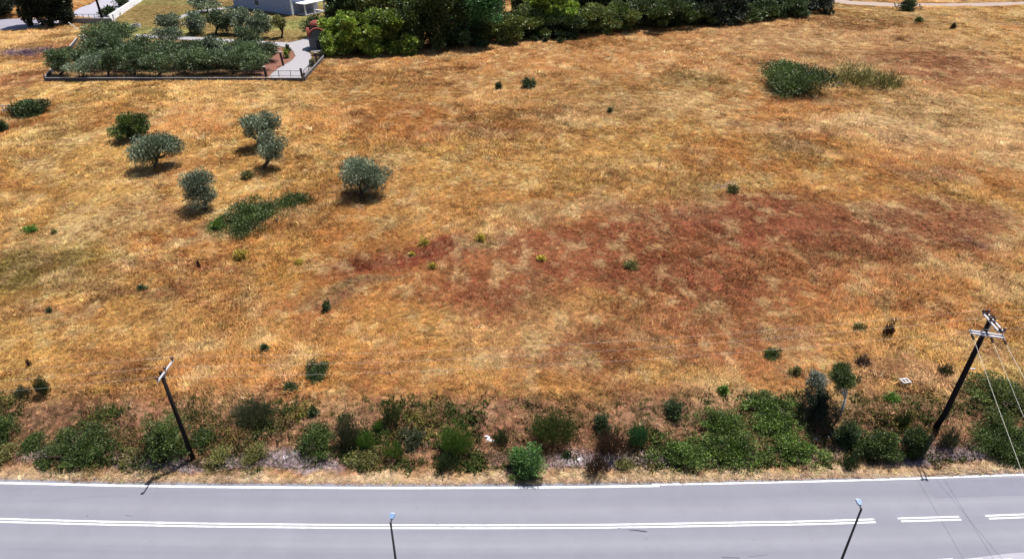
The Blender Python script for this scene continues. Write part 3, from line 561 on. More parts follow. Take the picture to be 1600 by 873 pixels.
# --- roadside bank
RB = 'bushes along the roadside bank'
for nm, cat, kind, b, lab, form in [
 ('bramble', 'bramble', 'bramble', (-25, 642, 22, 700), 'dark bramble cut off by the left edge of the roadside bank', 'mound'),
 ('bramble', 'bramble', 'sage', (-15, 694, 26, 728), 'low grey-green weeds at the left end of the verge', 'mound'),
 ('bramble', 'bramble', 'bramble', (28, 672, 72, 708), 'thin straggling bramble joining the left edge to the wide bramble mat', 'mound'),
 ('bramble', 'bramble', 'bramble', (50, 664, 200, 727), 'wide dark green bramble mat beside the verge on the left', 'mound'),
 ('shrub', 'shrub', 'sage', (188, 702, 222, 728), 'yellowish low weeds between the bramble mat and the leaning pole bush', 'mound'),
 ('bramble', 'bramble', 'bramble', (214, 640, 296, 728), 'tall dark green bramble heap behind the single-armed utility pole', 'mound'),
 ('bramble', 'bramble', 'bramble', (292, 664, 345, 702), 'green bramble patch just right of the single-armed utility pole', 'mound'),
 ('shrub', 'shrub', 'sage', (318, 690, 362, 732), 'yellow-green weeds at the foot of the single-armed utility pole', 'mound'),
 ('shrub', 'shrub', 'broom', (362, 624, 432, 666), 'feathery grey-green bush at the top of the bank right of the single-armed pole', 'upright'),
 ('shrub', 'shrub', 'sage', (372, 692, 420, 728), 'low yellow-green weeds near the verge beside a white stone', 'mound'),
 ('shrub', 'shrub', 'dark', (480, 631, 499, 652), 'small dark bush at the top of the bank above a dark green clump', 'mound'),
 ('shrub', 'shrub', 'bramble', (461, 658, 532, 716), 'large dark green bush with yellowish shoots left of a feathery grey bush', 'mound'),
 ('shrub', 'shrub', 'broom', (522, 642, 563, 702), 'tall feathery grey-green bush between a dark bush and a bright green one', 'upright'),
 ('shrub', 'shrub', 'bright', (553, 671, 585, 703), 'bright green tuft close right of the tall feathery grey bush', 'upright'),
 ('shrub', 'shrub', 'sage', (536, 700, 598, 734), 'low olive weeds spreading below the bright green tuft', 'mound'),
 ('shrub', 'shrub', 'bramble', (594, 629, 628, 664), 'round dark green tufted bush at the top edge of the bank', 'upright'),
 ('shrub', 'shrub', 'bright', (583, 654, 601, 674), 'small yellow-green tuft below left of the round tufted bush', 'upright'),
 ('shrub', 'shrub', 'bright', (599, 687, 632, 720), 'green tufted bush low on the bank between olive weeds and grey weeds', 'upright'),
 ('shrub', 'shrub', 'broom', (622, 662, 670, 702), 'grey-green low weeds in mid bank left of the vivid green bush', 'mound'),
 ('shrub', 'shrub', 'bright', (684, 662, 742, 712), 'vivid green tufted bush left of the white rubble on the bank', 'upright'),
 ('shrub', 'shrub', 'dark', (681, 706, 718, 738), 'dark low bush beside the verge below the vivid green tufted bush', 'upright'),
 ('shrub', 'shrub', 'dark', (771, 668, 796, 697), 'small dark tuft just right of the white rubble', 'upright'),
 ('shrub', 'shrub', 'bramble', (829, 640, 902, 696), 'mid green bush above the roundest light green bush', 'upright'),
 ('round_bush', 'shrub', 'leafy', (788, 689, 867, 748), 'roundest light green leafy bush standing close to the road verge', 'dome'),
 ('shrub', 'shrub', 'bramble', (788, 736, 842, 752), 'low green strip under the roundest light green bush', 'mound'),
 ('shrub', 'shrub', 'dark', (874, 700, 894, 720), 'small dark green shrub left of the white stone near the verge', 'mound'),
 ('shrub', 'shrub', 'dark', (922, 642, 960, 682), 'dark twiggy bush at the top of the bank right of the mid green bush', 'mound'),
 ('shrub', 'shrub', 'brown', (930, 668, 982, 716), 'dark withered bush with bare twigs in front of a blue-green bush', 'upright'),
 ('shrub', 'shrub', 'glossy', (979, 661, 1013, 701), 'rounded blue-green bush right of the dark withered bush', 'upright'),
 ('dead_weed', 'weed', 'brown', (914, 712, 952, 746), 'purplish brown withered weeds just right of the white stone by the verge', 'upright'),
 ('shrub', 'shrub', 'sage', (962, 712, 995, 738), 'low yellowish green weeds left of the big bramble thicket', 'mound'),
 ('shrub', 'shrub', 'dark', (1034, 616, 1076, 660), 'blackish green bush at the upper left corner of the big bramble thicket', 'mound'),
 ('shrub', 'shrub', 'bright', (1121, 597, 1141, 619), 'small light green bush on the top edge of the big bramble thicket', 'mound'),
 ('bramble', 'bramble', 'thicket', (1008, 674, 1120, 732), 'lower left lobe of the big bramble thicket, reaching the verge', 'mound'),
 ('bramble', 'bramble', 'thicket', (1090, 668, 1210, 732), 'lower middle lobe of the big bramble thicket beside the verge', 'mound'),
 ('bramble', 'bramble', 'thicket', (1190, 674, 1300, 730), 'lower right lobe of the big bramble thicket next to the white rubble', 'mound'),
 ('bramble', 'bramble', 'thicket', (1070, 634, 1180, 690), 'upper left sparse part of the big bramble thicket', 'mound'),
 ('bramble', 'bramble', 'thicket', (1150, 602, 1262, 662), 'uppermost yellowish part of the big bramble thicket', 'mound'),
 ('bramble', 'bramble', 'thicket', (1160, 640, 1270, 690), 'middle of the big bramble thicket left of the black shrub', 'mound'),
 ('shrub', 'shrub', 'conif', (1252, 590, 1312, 668), 'blackish shrub in shade left of the pale-trunked little tree', 'mound'),  # near-black leaf palette carries the shade of the tree beside it
 ('shrub', 'shrub', 'silver', (1258, 572, 1296, 606), 'silvery grey shrub touching the left of the little tree crown', 'mound'),
 ('shrub', 'shrub', 'dark', (1300, 652, 1350, 700), 'dark leafy bush right below the pale-trunked little tree', 'dome'),
 ('shrub', 'shrub', 'bramble', (1334, 664, 1426, 722), 'wide dark bush between the little tree and the double-armed pole', 'dome'),
 ('shrub', 'shrub', 'bramble', (1408, 654, 1460, 722), 'tall glossy leafy bush left of the double-armed pole foot', 'dome'),
 ('shrub', 'shrub', 'dark', (1316, 708, 1346, 734), 'small round dark bush on the verge below the little tree', 'upright'),
 ('shrub', 'shrub', 'dark', (1400, 642, 1424, 668), 'small dark tuft on top of the wide dark bush', 'upright'),
 ('shrub', 'shrub', 'bright', (1379, 611, 1408, 632), 'small fresh green shrub below the white plastic frame', 'mound'),
 ('shrub', 'shrub', 'broom', (1464, 568, 1490, 590), 'grey shrub in the straw left of the double-armed pole', 'upright'),
 ('bramble', 'bramble', 'hedge', (1505, 574, 1625, 656), 'large olive-green bramble patch right of the double-armed pole', 'mound'),
 ('shrub', 'shrub', 'bramble', (1518, 656, 1630, 722), 'large dark bush under the slanting wires at the right edge', 'dome'),
 ('shrub', 'shrub', 'broom', (1470, 668, 1500, 704), 'thin grey-green weeds right of the double-armed pole foot', 'upright')]:
    bush(nm, cat, kind, b, lab, RB, form)
tree('small_tree', 'tree', 'bramble', (1288, 565, 1338, 614), (1309, 652), 'little tree with a round dark crown and a bent pale trunk on the bank', None, trunk=M_palebark, clumps=20, crs=.32, tr=.10, fork=.55)
# ------------------------------------------------------------------ walled garden: grove, hedge, far trees
GR = 'olive trees of the walled grove'
ORD = ['first', 'second', 'third', 'fourth', 'fifth', 'sixth', 'seventh', 'eighth', 'ninth', 'tenth']
def row(nm, xs_, yb, w_, h0, lift):
    for i, x in enumerate(xs_):
        j = np.random.default_rng(int(x)+yb); dx, dy, ww = j.uniform(-5, 5), j.uniform(-3, 3), w_*j.uniform(.82, 1.18); h_ = h0*j.uniform(.8, 1.2)
        tree('olive_tree', 'tree', 'oliveg' if j.uniform() < .85 else 'olive', (x+dx-ww/2, yb+dy-lift-h_, x+dx+ww/2, yb+dy-lift), (x+dx*.5, yb+dy), f'olive tree in the {nm} row of the walled grove, {ORD[i]} from the left', GR, clumps=13, size=3.0)
row('front', (92, 130, 168, 208, 246, 286, 326, 364, 394), 119, 50, 32, 7)
row('second', (118, 154, 196, 236, 276, 316, 352, 388), 106, 52, 31, 5)
row('third', (140, 178, 220, 262, 302, 342, 378, 404), 94, 52, 30, 5)
GT = 'trees in the garden behind the grove'
for kind, cb, bs, lab in [
 ('oliveg', (122, 35, 206, 68), (163, 72), 'broad pine-green tree at the back left corner of the walled grove'),
 ('olive', (240, 44, 282, 68), (258, 70), 'olive tree over the pale path at the back of the grove, farther left'),
 ('olive', (246, 20, 284, 46), (264, 50), 'olive tree left of the curved white path'),
 ('olive', (282, 18, 322, 50), (300, 53), 'olive tree in front of the curved white path, left one'),
 ('oliveg', (318, 14, 362, 48), (338, 54), 'olive tree in front of the curved white path, middle one'),
 ('olive', (352, 12, 392, 46), (372, 54), 'olive tree right under the left corner of the house'),
 ('olive', (380, 18, 424, 52), (402, 60), 'olive tree with a dark trunk before the shaded house wall'),
 ('oliveg', (366, 40, 412, 70), (390, 76), 'olive tree behind the right end of the grove'),
 ('olive', (300, -6, 345, 17), (322, 20), 'olive tree behind the curved white path'),
 ('sage', (427, 24, 450, 50), (441, 60), 'thin small tree with a bare trunk beside the paved path'),
 ('dark', (472, 22, 516, 54), (492, 58), 'dark round bush behind the little domed chapel')]:
    tree('olive_tree' if 'olive' in lab else 'garden_tree', 'tree', kind, cb, bs, lab, GT, clumps=13, size=3.0)
for cb, bs, lab in [((24, -40, 72, 37), (48, 41), 'left one of the black-green conifers shading the driveway'), ((50, -40, 100, 36), (76, 40), 'right one of the black-green conifers shading the driveway'), ((-22, -10, 17, 22), (-2, 27), 'dark tree cut off by the upper left corner')]:
    tree('conifer', 'tree', 'conif', cb, bs, lab, 'dark trees by the driveway', clumps=44, size=3.6, dens=2.4, fork=.2, crs=.3, aspect=.6, box=True)
for k, (b, lab) in enumerate([((150, 6, 184, 27), 'dark hedge bush left of the white diagonal wall, nearer one'), ((174, -10, 204, 12), 'dark hedge bush left of the white diagonal wall, farther one')]): bush('hedge_bush', 'hedge', 'dark', b, lab, 'hedge bushes by the white wall')
HG = 'trees and bushes of the field hedge'
for nm, kind, cb, bs, lab, kw in [
 ('fig_tree', 'fig', (512, 24, 560, 84), (536, 84), 'yellow-green leafy bush crowding the domed chapel', {}),
 ('fig_tree', 'fig', (546, 36, 596, 82), (572, 82), 'yellow-green bush with a dark hollow, second along the hedge', {}),
 ('fig_tree', 'fig', (584, 18, 644, 78), (614, 80), 'tallest sunlit yellow-green bush with drooping leaves in the hedge', {}),
 ('hedge_tree', 'dark', (516, -14, 556, 26), (540, 36), 'dark green tree behind the yellow-green bushes, nearest the chapel', {}),
 ('hedge_tree', 'hedge', (572, -16, 640, 24), (606, 50), 'mid green tree behind the tallest yellow-green bush', {}),
 ('hedge_tree', 'bramble', (630, -30, 690, 76), (660, 76), 'tall dark green tree right of the tallest yellow-green bush', {}),
 ('hedge_tree', 'dark', (664, -24, 722, 72), (694, 74), 'tall blackish tree in the densest part of the hedge', {}),
 ('hedge_tree', 'glossy', (688, -26, 764, 44), (726, 68), 'tall tree with glossy emerald leaves in the hedge', {}),
 ('hedge_bush', 'dark', (704, 34, 758, 71), (732, 69), 'dark bush under the tree with glossy emerald leaves', {}),
 ('hedge_bush', 'hedge', (744, 18, 804, 63), (774, 63), 'dull green hedge bush right of the glossy emerald tree', {}),
 ('hedge_bush', 'hedge', (790, 16, 846, 58), (818, 58), 'dull green hedge bush left of the bright yellow-green tree', {}),
 ('hedge_tree', 'fig', (834, -8, 892, 34), (864, 52), 'bright yellow-green tree rising above the middle of the hedge', dict(clumps=22, crs=.26)),
 ('hedge_bush', 'dark', (832, 24, 896, 55), (864, 55), 'dark hedge bush under the bright yellow-green tree', {}),
 ('hedge_bush', 'hedge', (884, 14, 938, 51), (910, 51), 'dull green hedge bush right of the bright yellow-green tree', {}),
 ('hedge_bush', 'hedge', (926, 10, 980, 48), (952, 48), 'olive-green hedge bush in the right half of the hedge', {}),
 ('hedge_bush', 'bramble', (968, 4, 1030, 45), (1000, 45), 'ragged green hedge bush with pale shoots, right half of the hedge', {}),
 ('hedge_bush', 'bramble', (1018, 2, 1080, 40), (1050, 40), 'broad green hedge bush left of the blackish shaded stretch', {}),
 ('hedge_tree', 'conif', (1084, -14, 1150, 34), (1118, 35), 'blackish tree in the shaded stretch of the hedge', {}),
 ('hedge_bush', 'bramble', (1058, 10, 1108, 37), (1082, 38), 'low green hedge bush left of the blackish tree', {}),
 ('hedge_bush', 'bramble', (1146, 4, 1206, 31), (1176, 31), 'wide green hedge bush right of the blackish tree', {}),
 ('hedge_bush', 'dark', (1196, 0, 1246, 26), (1222, 26), 'green hedge bush, second from the dirt track', {}),
 ('hedge_bush', 'conif', (1230, -8, 1284, 20), (1258, 19), 'dark bush at the end of the hedge beside the dirt track', {}),
 ('far_tree', 'olive', (736, -24, 778, 16), (758, 24), 'grey-green tree behind the hedge left of bare reddish soil', {}),
 ('far_tree', 'dark', (806, -20, 850, 14), (828, 22), 'dark tree behind the hedge right of bare reddish soil', {}),
 ('far_tree', 'dark', (890, -22, 946, 12), (916, 20), 'dark tree behind the hedge right of the bright yellow-green tree', {}),
 ('far_tree', 'conif', (940, -22, 992, 10), (966, 18), 'blackish tree behind the olive-green hedge bush', {}),
 ('far_tree', 'bramble', (1000, -24, 1060, 6), (1030, 14), 'green tree behind the broad green hedge bush', {}),
 ('far_tree', 'hedge', (530, -24, 600, 12), (566, 22), 'mid green tree behind the tall bright reeds', {}),
 ('far_tree', 'dark', (600, -30, 660, 10), (630, 22), 'dark tree at the top edge behind the tallest yellow-green bush', {}),
 ('far_tree', 'hedge', (676, -30, 744, 6), (710, 16), 'olive-green tree at the top edge behind the glossy emerald tree', {}),
 ('far_tree', 'bramble', (848, -26, 906, 2), (876, 10), 'green tree at the top edge behind the bright yellow-green tree', {}),
 ('far_tree', 'dark', (1066, -24, 1120, 4), (1094, 12), 'dark tree at the top edge just left of the blackish tree', {}),
 ('far_tree', 'conif', (1122, -24, 1176, 4), (1150, 12), 'blackish tree at the top edge just right of the shaded stretch', {}),
 ('far_tree', 'hedge', (1160, -24, 1240, 6), (1200, 12), 'green tree behind the wide hedge bush near the track', {})]:
    if kind == 'fig': kw = dict(dict(clumps=44, crs=.25, size=4.3), **kw)
    mx_ = (cb[0]+cb[2])/2; hw_ = (cb[2]-cb[0])*.66; cb = (mx_-hw_, cb[1]-3, mx_+hw_, cb[3]+2)
    tree(nm, 'tree' if 'tree' in nm else 'bush', kind, cb, bs, lab, HG, aspect=.6, dens=1.6, fork=.2, **dict(dict(clumps=38, crs=.29, box=True, size=3.5), **kw))
bush('reed_clump', 'reed', 'glossy', (553, -8, 582, 26), 'tall bright green reeds rising behind the yellow-green bushes', None, 'upright')
bush('path_shrub', 'shrub', 'fig', (441, 75, 452, 92), 'small yellow-green shrub in the red soil bed beside the path', None, parts=False)
bush('path_shrub', 'shrub', 'dark', (446, 69, 453, 82), 'small dark green conical shrub on the inner bend of the path', None, parts=False)
bush('border_plants', 'plants', 'sage', (482, 84, 492, 106), 'low green border plants along the outer edge of the paved path', None, parts=False)['kind'] = 'stuff'
# ------------------------------------------------------------------ utility poles, wires
def g3(px, py): return G(px, py)
def wire(a, b, sag, label, rad=.014, group='power wires'):
    a = np.array(a); b = np.array(b); P = [a*(1-t)+b*t-np.array([0, 0, 4*sag*t*(1-t)]) for t in np.linspace(0, 1, 25)]
    o = MB().tube(P, rad, 5).build('power_wire', M_wire, smooth=True, origin=a); tag(o, label, 'wire', group)
B1 = g3(303, 719); T1 = at_depth(251, 581, B1[1])
pole1 = empty('utility_pole', B1, 'dark wooden utility pole with a single pale crossarm, standing in brambles', 'utility pole', 'utility poles')
MB().tube([B1-[0, 0, .5], B1*.5+T1*.5, T1], [.17, .15, .12], 12).build('pole_shaft', M_polewood, pole1, smooth=True)
dT = T1-B1; dT /= np.linalg.norm(dT); arm_z = T1[2]-.12
n1 = np.array([*plane(240, 599, arm_z), arm_z]); f1 = np.array([*plane(265, 565, arm_z), arm_z])
sh = (T1-.12*dT)-(n1*.62+f1*.38); n1 = n1+sh*[1, 1, 0]+[.16, 0, 0]; f1 = f1+sh*[1, 1, 0]+[.16, 0, 0]
print('pole1', B1, T1, n1, f1)
MB().bar(n1, f1, .09, .10).build('crossarm', M_galv, pole1)
MB().bar(n1*.5+f1*.5-[0, 0, .05], T1-dT*.95, .03, .03).bar(n1*.62+f1*.38, T1-dT*.12, .06, .05).build('arm_brace', M_galv, pole1)
ins1 = []
for t in (.03, .5, .97):
    p = n1*(1-t)+f1*t+[0, 0, .05]; ins1.append(p+[0, 0, .3])
    MB().tube([p, p+[0, 0, .1], p+[0, 0, .13], p+[0, 0, .18], p+[0, 0, .22], p+[0, 0, .26], p+[0, 0, .3]], [.03, .03, .11, .09, .12, .08, .05], 10).build('insulator', M_insul, pole1, smooth=True)
B2 = g3(1459, 669); T2 = at_depth(1550, 494, B2[1]-.1)
pole2 = empty('utility_pole', B2, 'dark wooden utility pole with two double crossarms, leaning over the bank', 'utility pole', 'utility poles')
K2 = at_depth(1476, 647, B2[1])
MB().tube([B2-[0, 0, .5], K2, K2*.5+T2*.5, T2], [.22, .20, .18, .15], 12).build('pole_shaft', M_polewood, pole2, smooth=True)
d2 = T2-K2; d2 /= np.linalg.norm(d2)
def dblarm(pa, pb, z, off):
    a = np.array([*plane(*pa, z), z]); b = np.array([*plane(*pb, z), z]); d = (b-a)/np.linalg.norm(b-a); s_ = np.array([-d[1], d[0], 0])*off
    for k in (-1, 1): MB().bar(a+s_*k, b+s_*k, .085, .10).build('crossarm', M_galv, pole2)
    for t in (.04, .5, .96):
        MB().bar(a*(1-t)+b*t-s_*1.25, a*(1-t)+b*t+s_*1.25, .05, .16).build('arm_clamp', M_dark, pole2)
    return a, b, s_
zA = T2[2]-.12; zB = zA-.95
a2, b2, s2 = dblarm((1539, 489), (1565, 519), zA, .15)
print('pole2', B2, T2, a2, b2)
pinsr = []
for t in (.02, .42, .98):
    for k in (-1, 1):
        p = a2*(1-t)+b2*t+s2*k+[0, 0, .05]; pinsr.append(p+[0, 0, .27])
        MB().tube([p, p+[0, 0, .08], p+[0, 0, .11], p+[0, 0, .16], p+[0, 0, .2], p+[0, 0, .27]], [.03, .03, .10, .08, .11, .05], 10).build('insulator', M_insul, pole2, smooth=True)
a3, b3, s3 = dblarm((1515, 518), (1569, 526), zB, .16)
for t in (.5,): pass
low = []
for i, t in enumerate((.04, .60, .97)):
    p = a3*(1-t)+b3*t-[0, 0, .06]; e = p+np.array([.10, -.42, -.30]); low.append(e)
    MB().tube([p, p*.7+e*.3], .02, 6).tube([p*.7+e*.3, p*.55+e*.45, p*.4+e*.6, p*.25+e*.75, e], [.05, .10, .07, .10, .05], 10).build('insulator', M_insul, pole2, smooth=True)
MB().bar(a3*.5+b3*.5, a2*.5+b2*.5-[0, 0, .1], .03, .03).bar(a3*.9+b3*.1, T2-d2*1.9, .03, .03).build('arm_brace', M_galv, pole2)
MB().bar(T2-d2*4.6+[.1, 0, 0], T2-d2*4.62+[.6, 0, .02], .06, .05).build('bracket', M_galv, pole2)
for i, nmw in enumerate(('nearest', 'middle', 'farthest')):
    pr = [(.02, 0), (.42, 2), (.98, 4)][::-1][i]
    wire(ins1[i], pinsr[pr[1]], .9, f'{nmw} of three thin wires strung between the two wooden utility poles', .0032)
    wire(ins1[i], ins1[i]+np.array([-60, .5*i-6, .5]), .9, f'{nmw} of three thin wires leaving the single-armed pole to the left', .0032)
    wire(pinsr[pr[1]+1], pinsr[pr[1]+1]+np.array([60, 4, .5]), .9, f'{nmw} of three thin wires leaving the top arms to the right', .0032)
for i, (ex, lab) in enumerate(((1594, 'leftmost'), (1640, 'middle'), (1664, 'rightmost'))):
    q = at_depth(ex, (722, 740, 700)[i], B2[1]-(9.5, 9.5, 9.5)[i]); p = low[i]; far_ = p+(q-p)*2.0; wire(p, far_, .15, f'{lab} of three pale wires slanting down from the lower crossarm across the road', .009)
# ------------------------------------------------------------------ street lamps
def lamp(top, head, label, hgt):
    x, y = plane(*top, hgt); tp = np.array([float(x), float(y), hgt]); hx, hy = plane(*head, hgt+.12); hd = np.array([float(hx), float(hy), hgt+.12]); z0 = float(H(x, y))
    b = np.array([tp[0], tp[1], z0]); print('lamp', b, hd)
    root = empty('street_lamp', b, label, 'street lamp', 'street lamps'); MB().tube([b, b+[0, 0, .9]], [.12, .12], 12).tube([b+[0, 0, .9], b+[0, 0, hgt*.5], tp], [.085, .07, .05], 12).build('lamp_pole', M_dark, root, smooth=True)
    MB().box(b+[0, 0, .02], (.4, .4, .04)).build('base_plate', M_dark, root)
    d = hd-tp; d /= np.linalg.norm(d); s_ = np.array([-d[1], d[0], 0]); s_ /= np.linalg.norm(s_); u_ = np.cross(s_, d); u_ = u_ if u_[2] > 0 else -u_
    MB().tube([tp-[0, 0, .08], tp+[0, 0, .04], tp+d*.28], [.06, .055, .035], 8).build('lamp_arm', M_dark, root)
    n_ = tp+d*.22; e = hd+d*.02; V = []
    for p, wd in ((n_, .13), (n_*.55+e*.45, .25), (e, .27)):
        for k in (-1, 1):
            for h_ in (0, .09): V.append(p+s_*wd/2*k+u_*h_)
    F = [(0, 1, 3, 2), (8, 10, 11, 9)]
    for i in (0, 4): F += [(i, i+4, i+5, i+1), (i+2, i+3, i+7, i+6), (i+1, i+5, i+7, i+3), (i, i+2, i+6, i+4)]
    hh = MB().add(V, F).build('lamp_head', M_lamp, root); c = n_*.3+e*.7-u_*.012
    MB().bar(c-d*.16, c+d*.16, .2, .02).build('lamp_glass', M_lens, hh)
lamp((610.5, 817.5), (613.5, 803), 'blue-headed street lamp whose head overlaps the solid double line', 9.2)
lamp((1345.5, 795.5), (1340.5, 781), 'pale-headed street lamp whose bent head stands left of the double line gap', 9.2)
# ------------------------------------------------------------------ garden structures
def P(px, py, z=FLAT): x, y = plane(px, py, z); return np.array([float(x), float(y), z])
def wallrun(pts, ht, th, label, cap=True, m=M_wallcon, name='boundary_wall'):
    root = empty(name, pts[0], label, 'wall'); a = MB(); c = MB()
    for p, q in zip(pts[:-1], pts[1:]): a.bar(p+[0, 0, ht/2-.1], q+[0, 0, ht/2-.1], th, ht+.2); c.bar(p+[0, 0, ht+.03], q+[0, 0, ht+.03], th*.55, .06)
    a.build('masonry', m, root)
    if cap: c.build('coping', M_conc, root)
    return root
FLc, FRc, FRb, FLb = P(72, 127), P(474, 127), P(509, 90), P(122, 64)
wallrun([FLc, FRc], .6, .3, 'low concrete wall with pale coping along the front of the olive grove')
wallrun([FRc+[.2, .2, 0], FRb], .75, .25, 'short low wall turning back from the grove corner to the chapel')
wallrun([FLc+[-.2, .2, 0], FLb], .75, .25, 'low wall along the left side of the olive grove')
def railing(p, q, n, z0, ht, label, rails=(.95, .12)):
    root = empty('railing', p, label, 'railing'); r_ = MB()
    for k in range(n+1):
        b = p+(q-p)*k/n; MB().bar(b+[0, 0, z0], b+[0, 0, z0+ht], .09, .09).build('post', M_dark, root)
    for f_ in rails: r_.bar(p+[0, 0, z0+ht*f_], q+[0, 0, z0+ht*f_], .06, .07)
    r_.build('rail', M_dark, root)
    w_ = MB(); L_ = np.linalg.norm(q-p)
    for k in range(int(L_/.35)): b = p+(q-p)*(k+.5)/int(L_/.35); w_.bar(b+[0, 0, z0+ht*.12], b+[0, 0, z0+ht*.95], .018, .018)
    w_.build('bars', M_dark, root)
railing(FLc, FRc, 22, .84, 1.15, 'dark metal railing on the low wall along the front of the grove')
railing(FRc+[.25, .25, 0], FRb, 5, .84, 1.15, 'dark metal railing on the short wall between grove corner and chapel')
for (bx, by, tx, ty), lab in [((416, 122, 412.5, 105), 'dark garden post at the grove end of the front railing'), ((443, 103, 437.5, 82), 'dark garden post standing in the red soil bed inside the path bend'), ((473, 124, 469.5, 107), 'dark double garden post at the front right corner of the walled garden'), ((495.5, 101, 492.5, 83), 'dark garden post on the side railing below the chapel')]:
    b = P(bx, by); t = at_depth(tx, ty, b[1]); root = empty('garden_post', b, lab, 'post', 'garden posts')
    m = MB(); m.bar(b, t, .34, .34)
    if 'double' in lab: m.bar(b+[.5, 0, 0], t+[.5, 0, -.9], .34, .34)
    m.build('post_shaft', M_wood, root); MB().bar(t, t+[0, 0, .12], .42, .42).build('post_cap', M_conc, root)
# chapel
cb = P(499, 79); rz = R(14); ca, sa = math.cos(rz), math.sin(rz)
def loc(x, y, z): return np.array([cb[0]+x*ca-y*sa, cb[1]+x*sa+y*ca, FLAT+z])
ch = empty('chapel', cb, 'little stone chapel with red tiled barrel roofs and a red dome', 'chapel')
W_, D_, Hh = 3.9, 4.2, 2.9
body = MB().box(loc(0, D_/2, Hh/2), (W_, D_, Hh), rz)
def arch(m, y0, y1, r_, z, n=14, axis='y', half=0):
    V = []; 
    for yy in (y0, y1):
        for k in range(n+1):
            a = math.pi*k/n; u_ = math.cos(a)*r_; v_ = math.sin(a)*r_
            V.append(loc(u_, yy, z+v_) if axis == 'y' else loc(yy, D_/2+u_, z+v_))
    F = [(k, k+1, n+2+k, n+1+k) for k in range(n)]+[tuple(range(n+1))[::-1], tuple(range(n+1, 2*n+2))]; m.add(V, F)
arch(body, .02, D_-.02, W_/2*.8, Hh-.004); body.build('wall', M_stone, ch)
rf = MB(); arch(rf, -.25, D_+.2, W_/2*.92, Hh+.02); 
rf.build('roof', M_tile, ch)
rf2 = MB(); arch(rf2, -W_/2-.25, W_/2+.25, W_/2*.8, Hh+.05, axis='x'); rf2.build('roof', M_tile, ch)
dr = MB(); dr.tube([loc(0, D_/2, Hh+.6), loc(0, D_/2, Hh+2.1)], [1.2, 1.2], 8); dr.build('drum', M_stone, ch)
dm = MB(); dm.tube([loc(0, D_/2, Hh+2.05), loc(0, D_/2, Hh+2.17)]+[loc(0, D_/2, Hh+2.17+.9*math.sin(a)) for a in np.linspace(.15, 1.5, 8)], [1.48, 1.48]+[1.42*math.cos(a) for a in np.linspace(.15, 1.5, 8)], 16); dm.build('dome', M_tile, ch, smooth=True)
ti = MB(); arch(ti, -.27, -.255, W_/2*.74, Hh+.02); ti.build('tympanum', mat('weathered_plaster', (.10, .11, .10), .9, .1, var=.3), ch)
dd = MB().box(loc(0, -.03, 1.05), (.95, .1, 2.1), rz).build('door', M_dark, ch); MB().box(loc(.34, -.1, 1.05), (.05, .05, .18), rz).build('handle', M_galv, dd)
wn = MB()
for k in range(8):
    a = k*math.pi/4+math.pi/8; wn.box(loc(math.cos(a)*1.1, D_/2+math.sin(a)*1.1, Hh+1.75), (.12, .38, .75), rz+a)
wn.build('window', M_glass, ch); MB().box(loc(.1, -.7, .08), (3.9, 1.4, .16), rz).build('step', M_conc, ch)
# house
hA = P(456, 24.5); hB = P(366, 10.5); e1 = (hB-hA)/np.linalg.norm(hB-hA); e2 = np.array([e1[1], -e1[0], 0]); e2 = e2 if e2[1] > 0 else -e2; hw, hd_, hh = np.linalg.norm(hB-hA), 9.5, 6.4
hs = empty('house', hA, 'white rendered two-storey house with its shaded wall facing the grove', 'house'); hrz = math.atan2(e1[1], e1[0])
def hl(u_, v_, z): return hA+e1*u_+e2*v_+[0, 0, z]
MB().box(hl(hw/2, hd_/2, hh/2), (hw, hd_, hh), hrz).build('wall', M_render, hs)
MB().box(hl(-.12, .25, hh/2), (.5, .5, hh), hrz).build('corner_pilaster', M_white, hs)
V = [hl(-.7, -.7, hh+.002), hl(hw+.7, -.7, hh+.002), hl(hw+.7, hd_+.7, hh+.002), hl(-.7, hd_+.7, hh+.002), hl(4, hd_/2, hh+2.2), hl(hw-4, hd_/2, hh+2.2)]
MB().add(V, [(3, 2, 1, 0), (0, 1, 5, 4), (1, 2, 5), (2, 3, 4, 5), (3, 0, 4)]).build('roof', M_tile, hs)
for u_, z in ((3.0, 5.0), (8.6, 5.0), (13.5, 5.0), (13.5, 1.9)):
    fr = MB()
    for du, dz, sx, sz in ((-.72, 0, .12, 1.5), (.72, 0, .12, 1.5), (0, .72, 1.56, .12), (0, -.72, 1.56, .12), (0, 0, .06, 1.4)): fr.box(hl(u_+du, -.03, z+dz), (sx, .12, sz), hrz)
    f_ = fr.build('window', M_frame, hs); pn = MB().box(hl(u_, -.012, z), (1.36, .03, 1.36), hrz).build('pane', M_glass, hs); pn.parent = f_; pn.location = (0, 0, 0)
    MB().box(hl(u_, -.1, z-.82), (1.8, .25, .08), hrz).build('sill', M_white, hs)
MB().box(hl(1.1, -.06, 1.7), (.6, .12, .9), hrz).build('meter_box', M_frame, hs)
MB().box(hl(-2.0, 5.2, 2.9), (3.6, 7.5, .22), hrz).build('porch_roof', M_white, hs)
for v_ in (1.8, 5, 8.6): MB().box(hl(-3.5, v_, 1.4), (.3, .3, 2.8), hrz).build('porch_column', M_white, hs)
MB().box(hl(-2.0, 5.2, .12), (3.6, 7.5, .24), hrz).build('porch_floor', M_conc, hs)
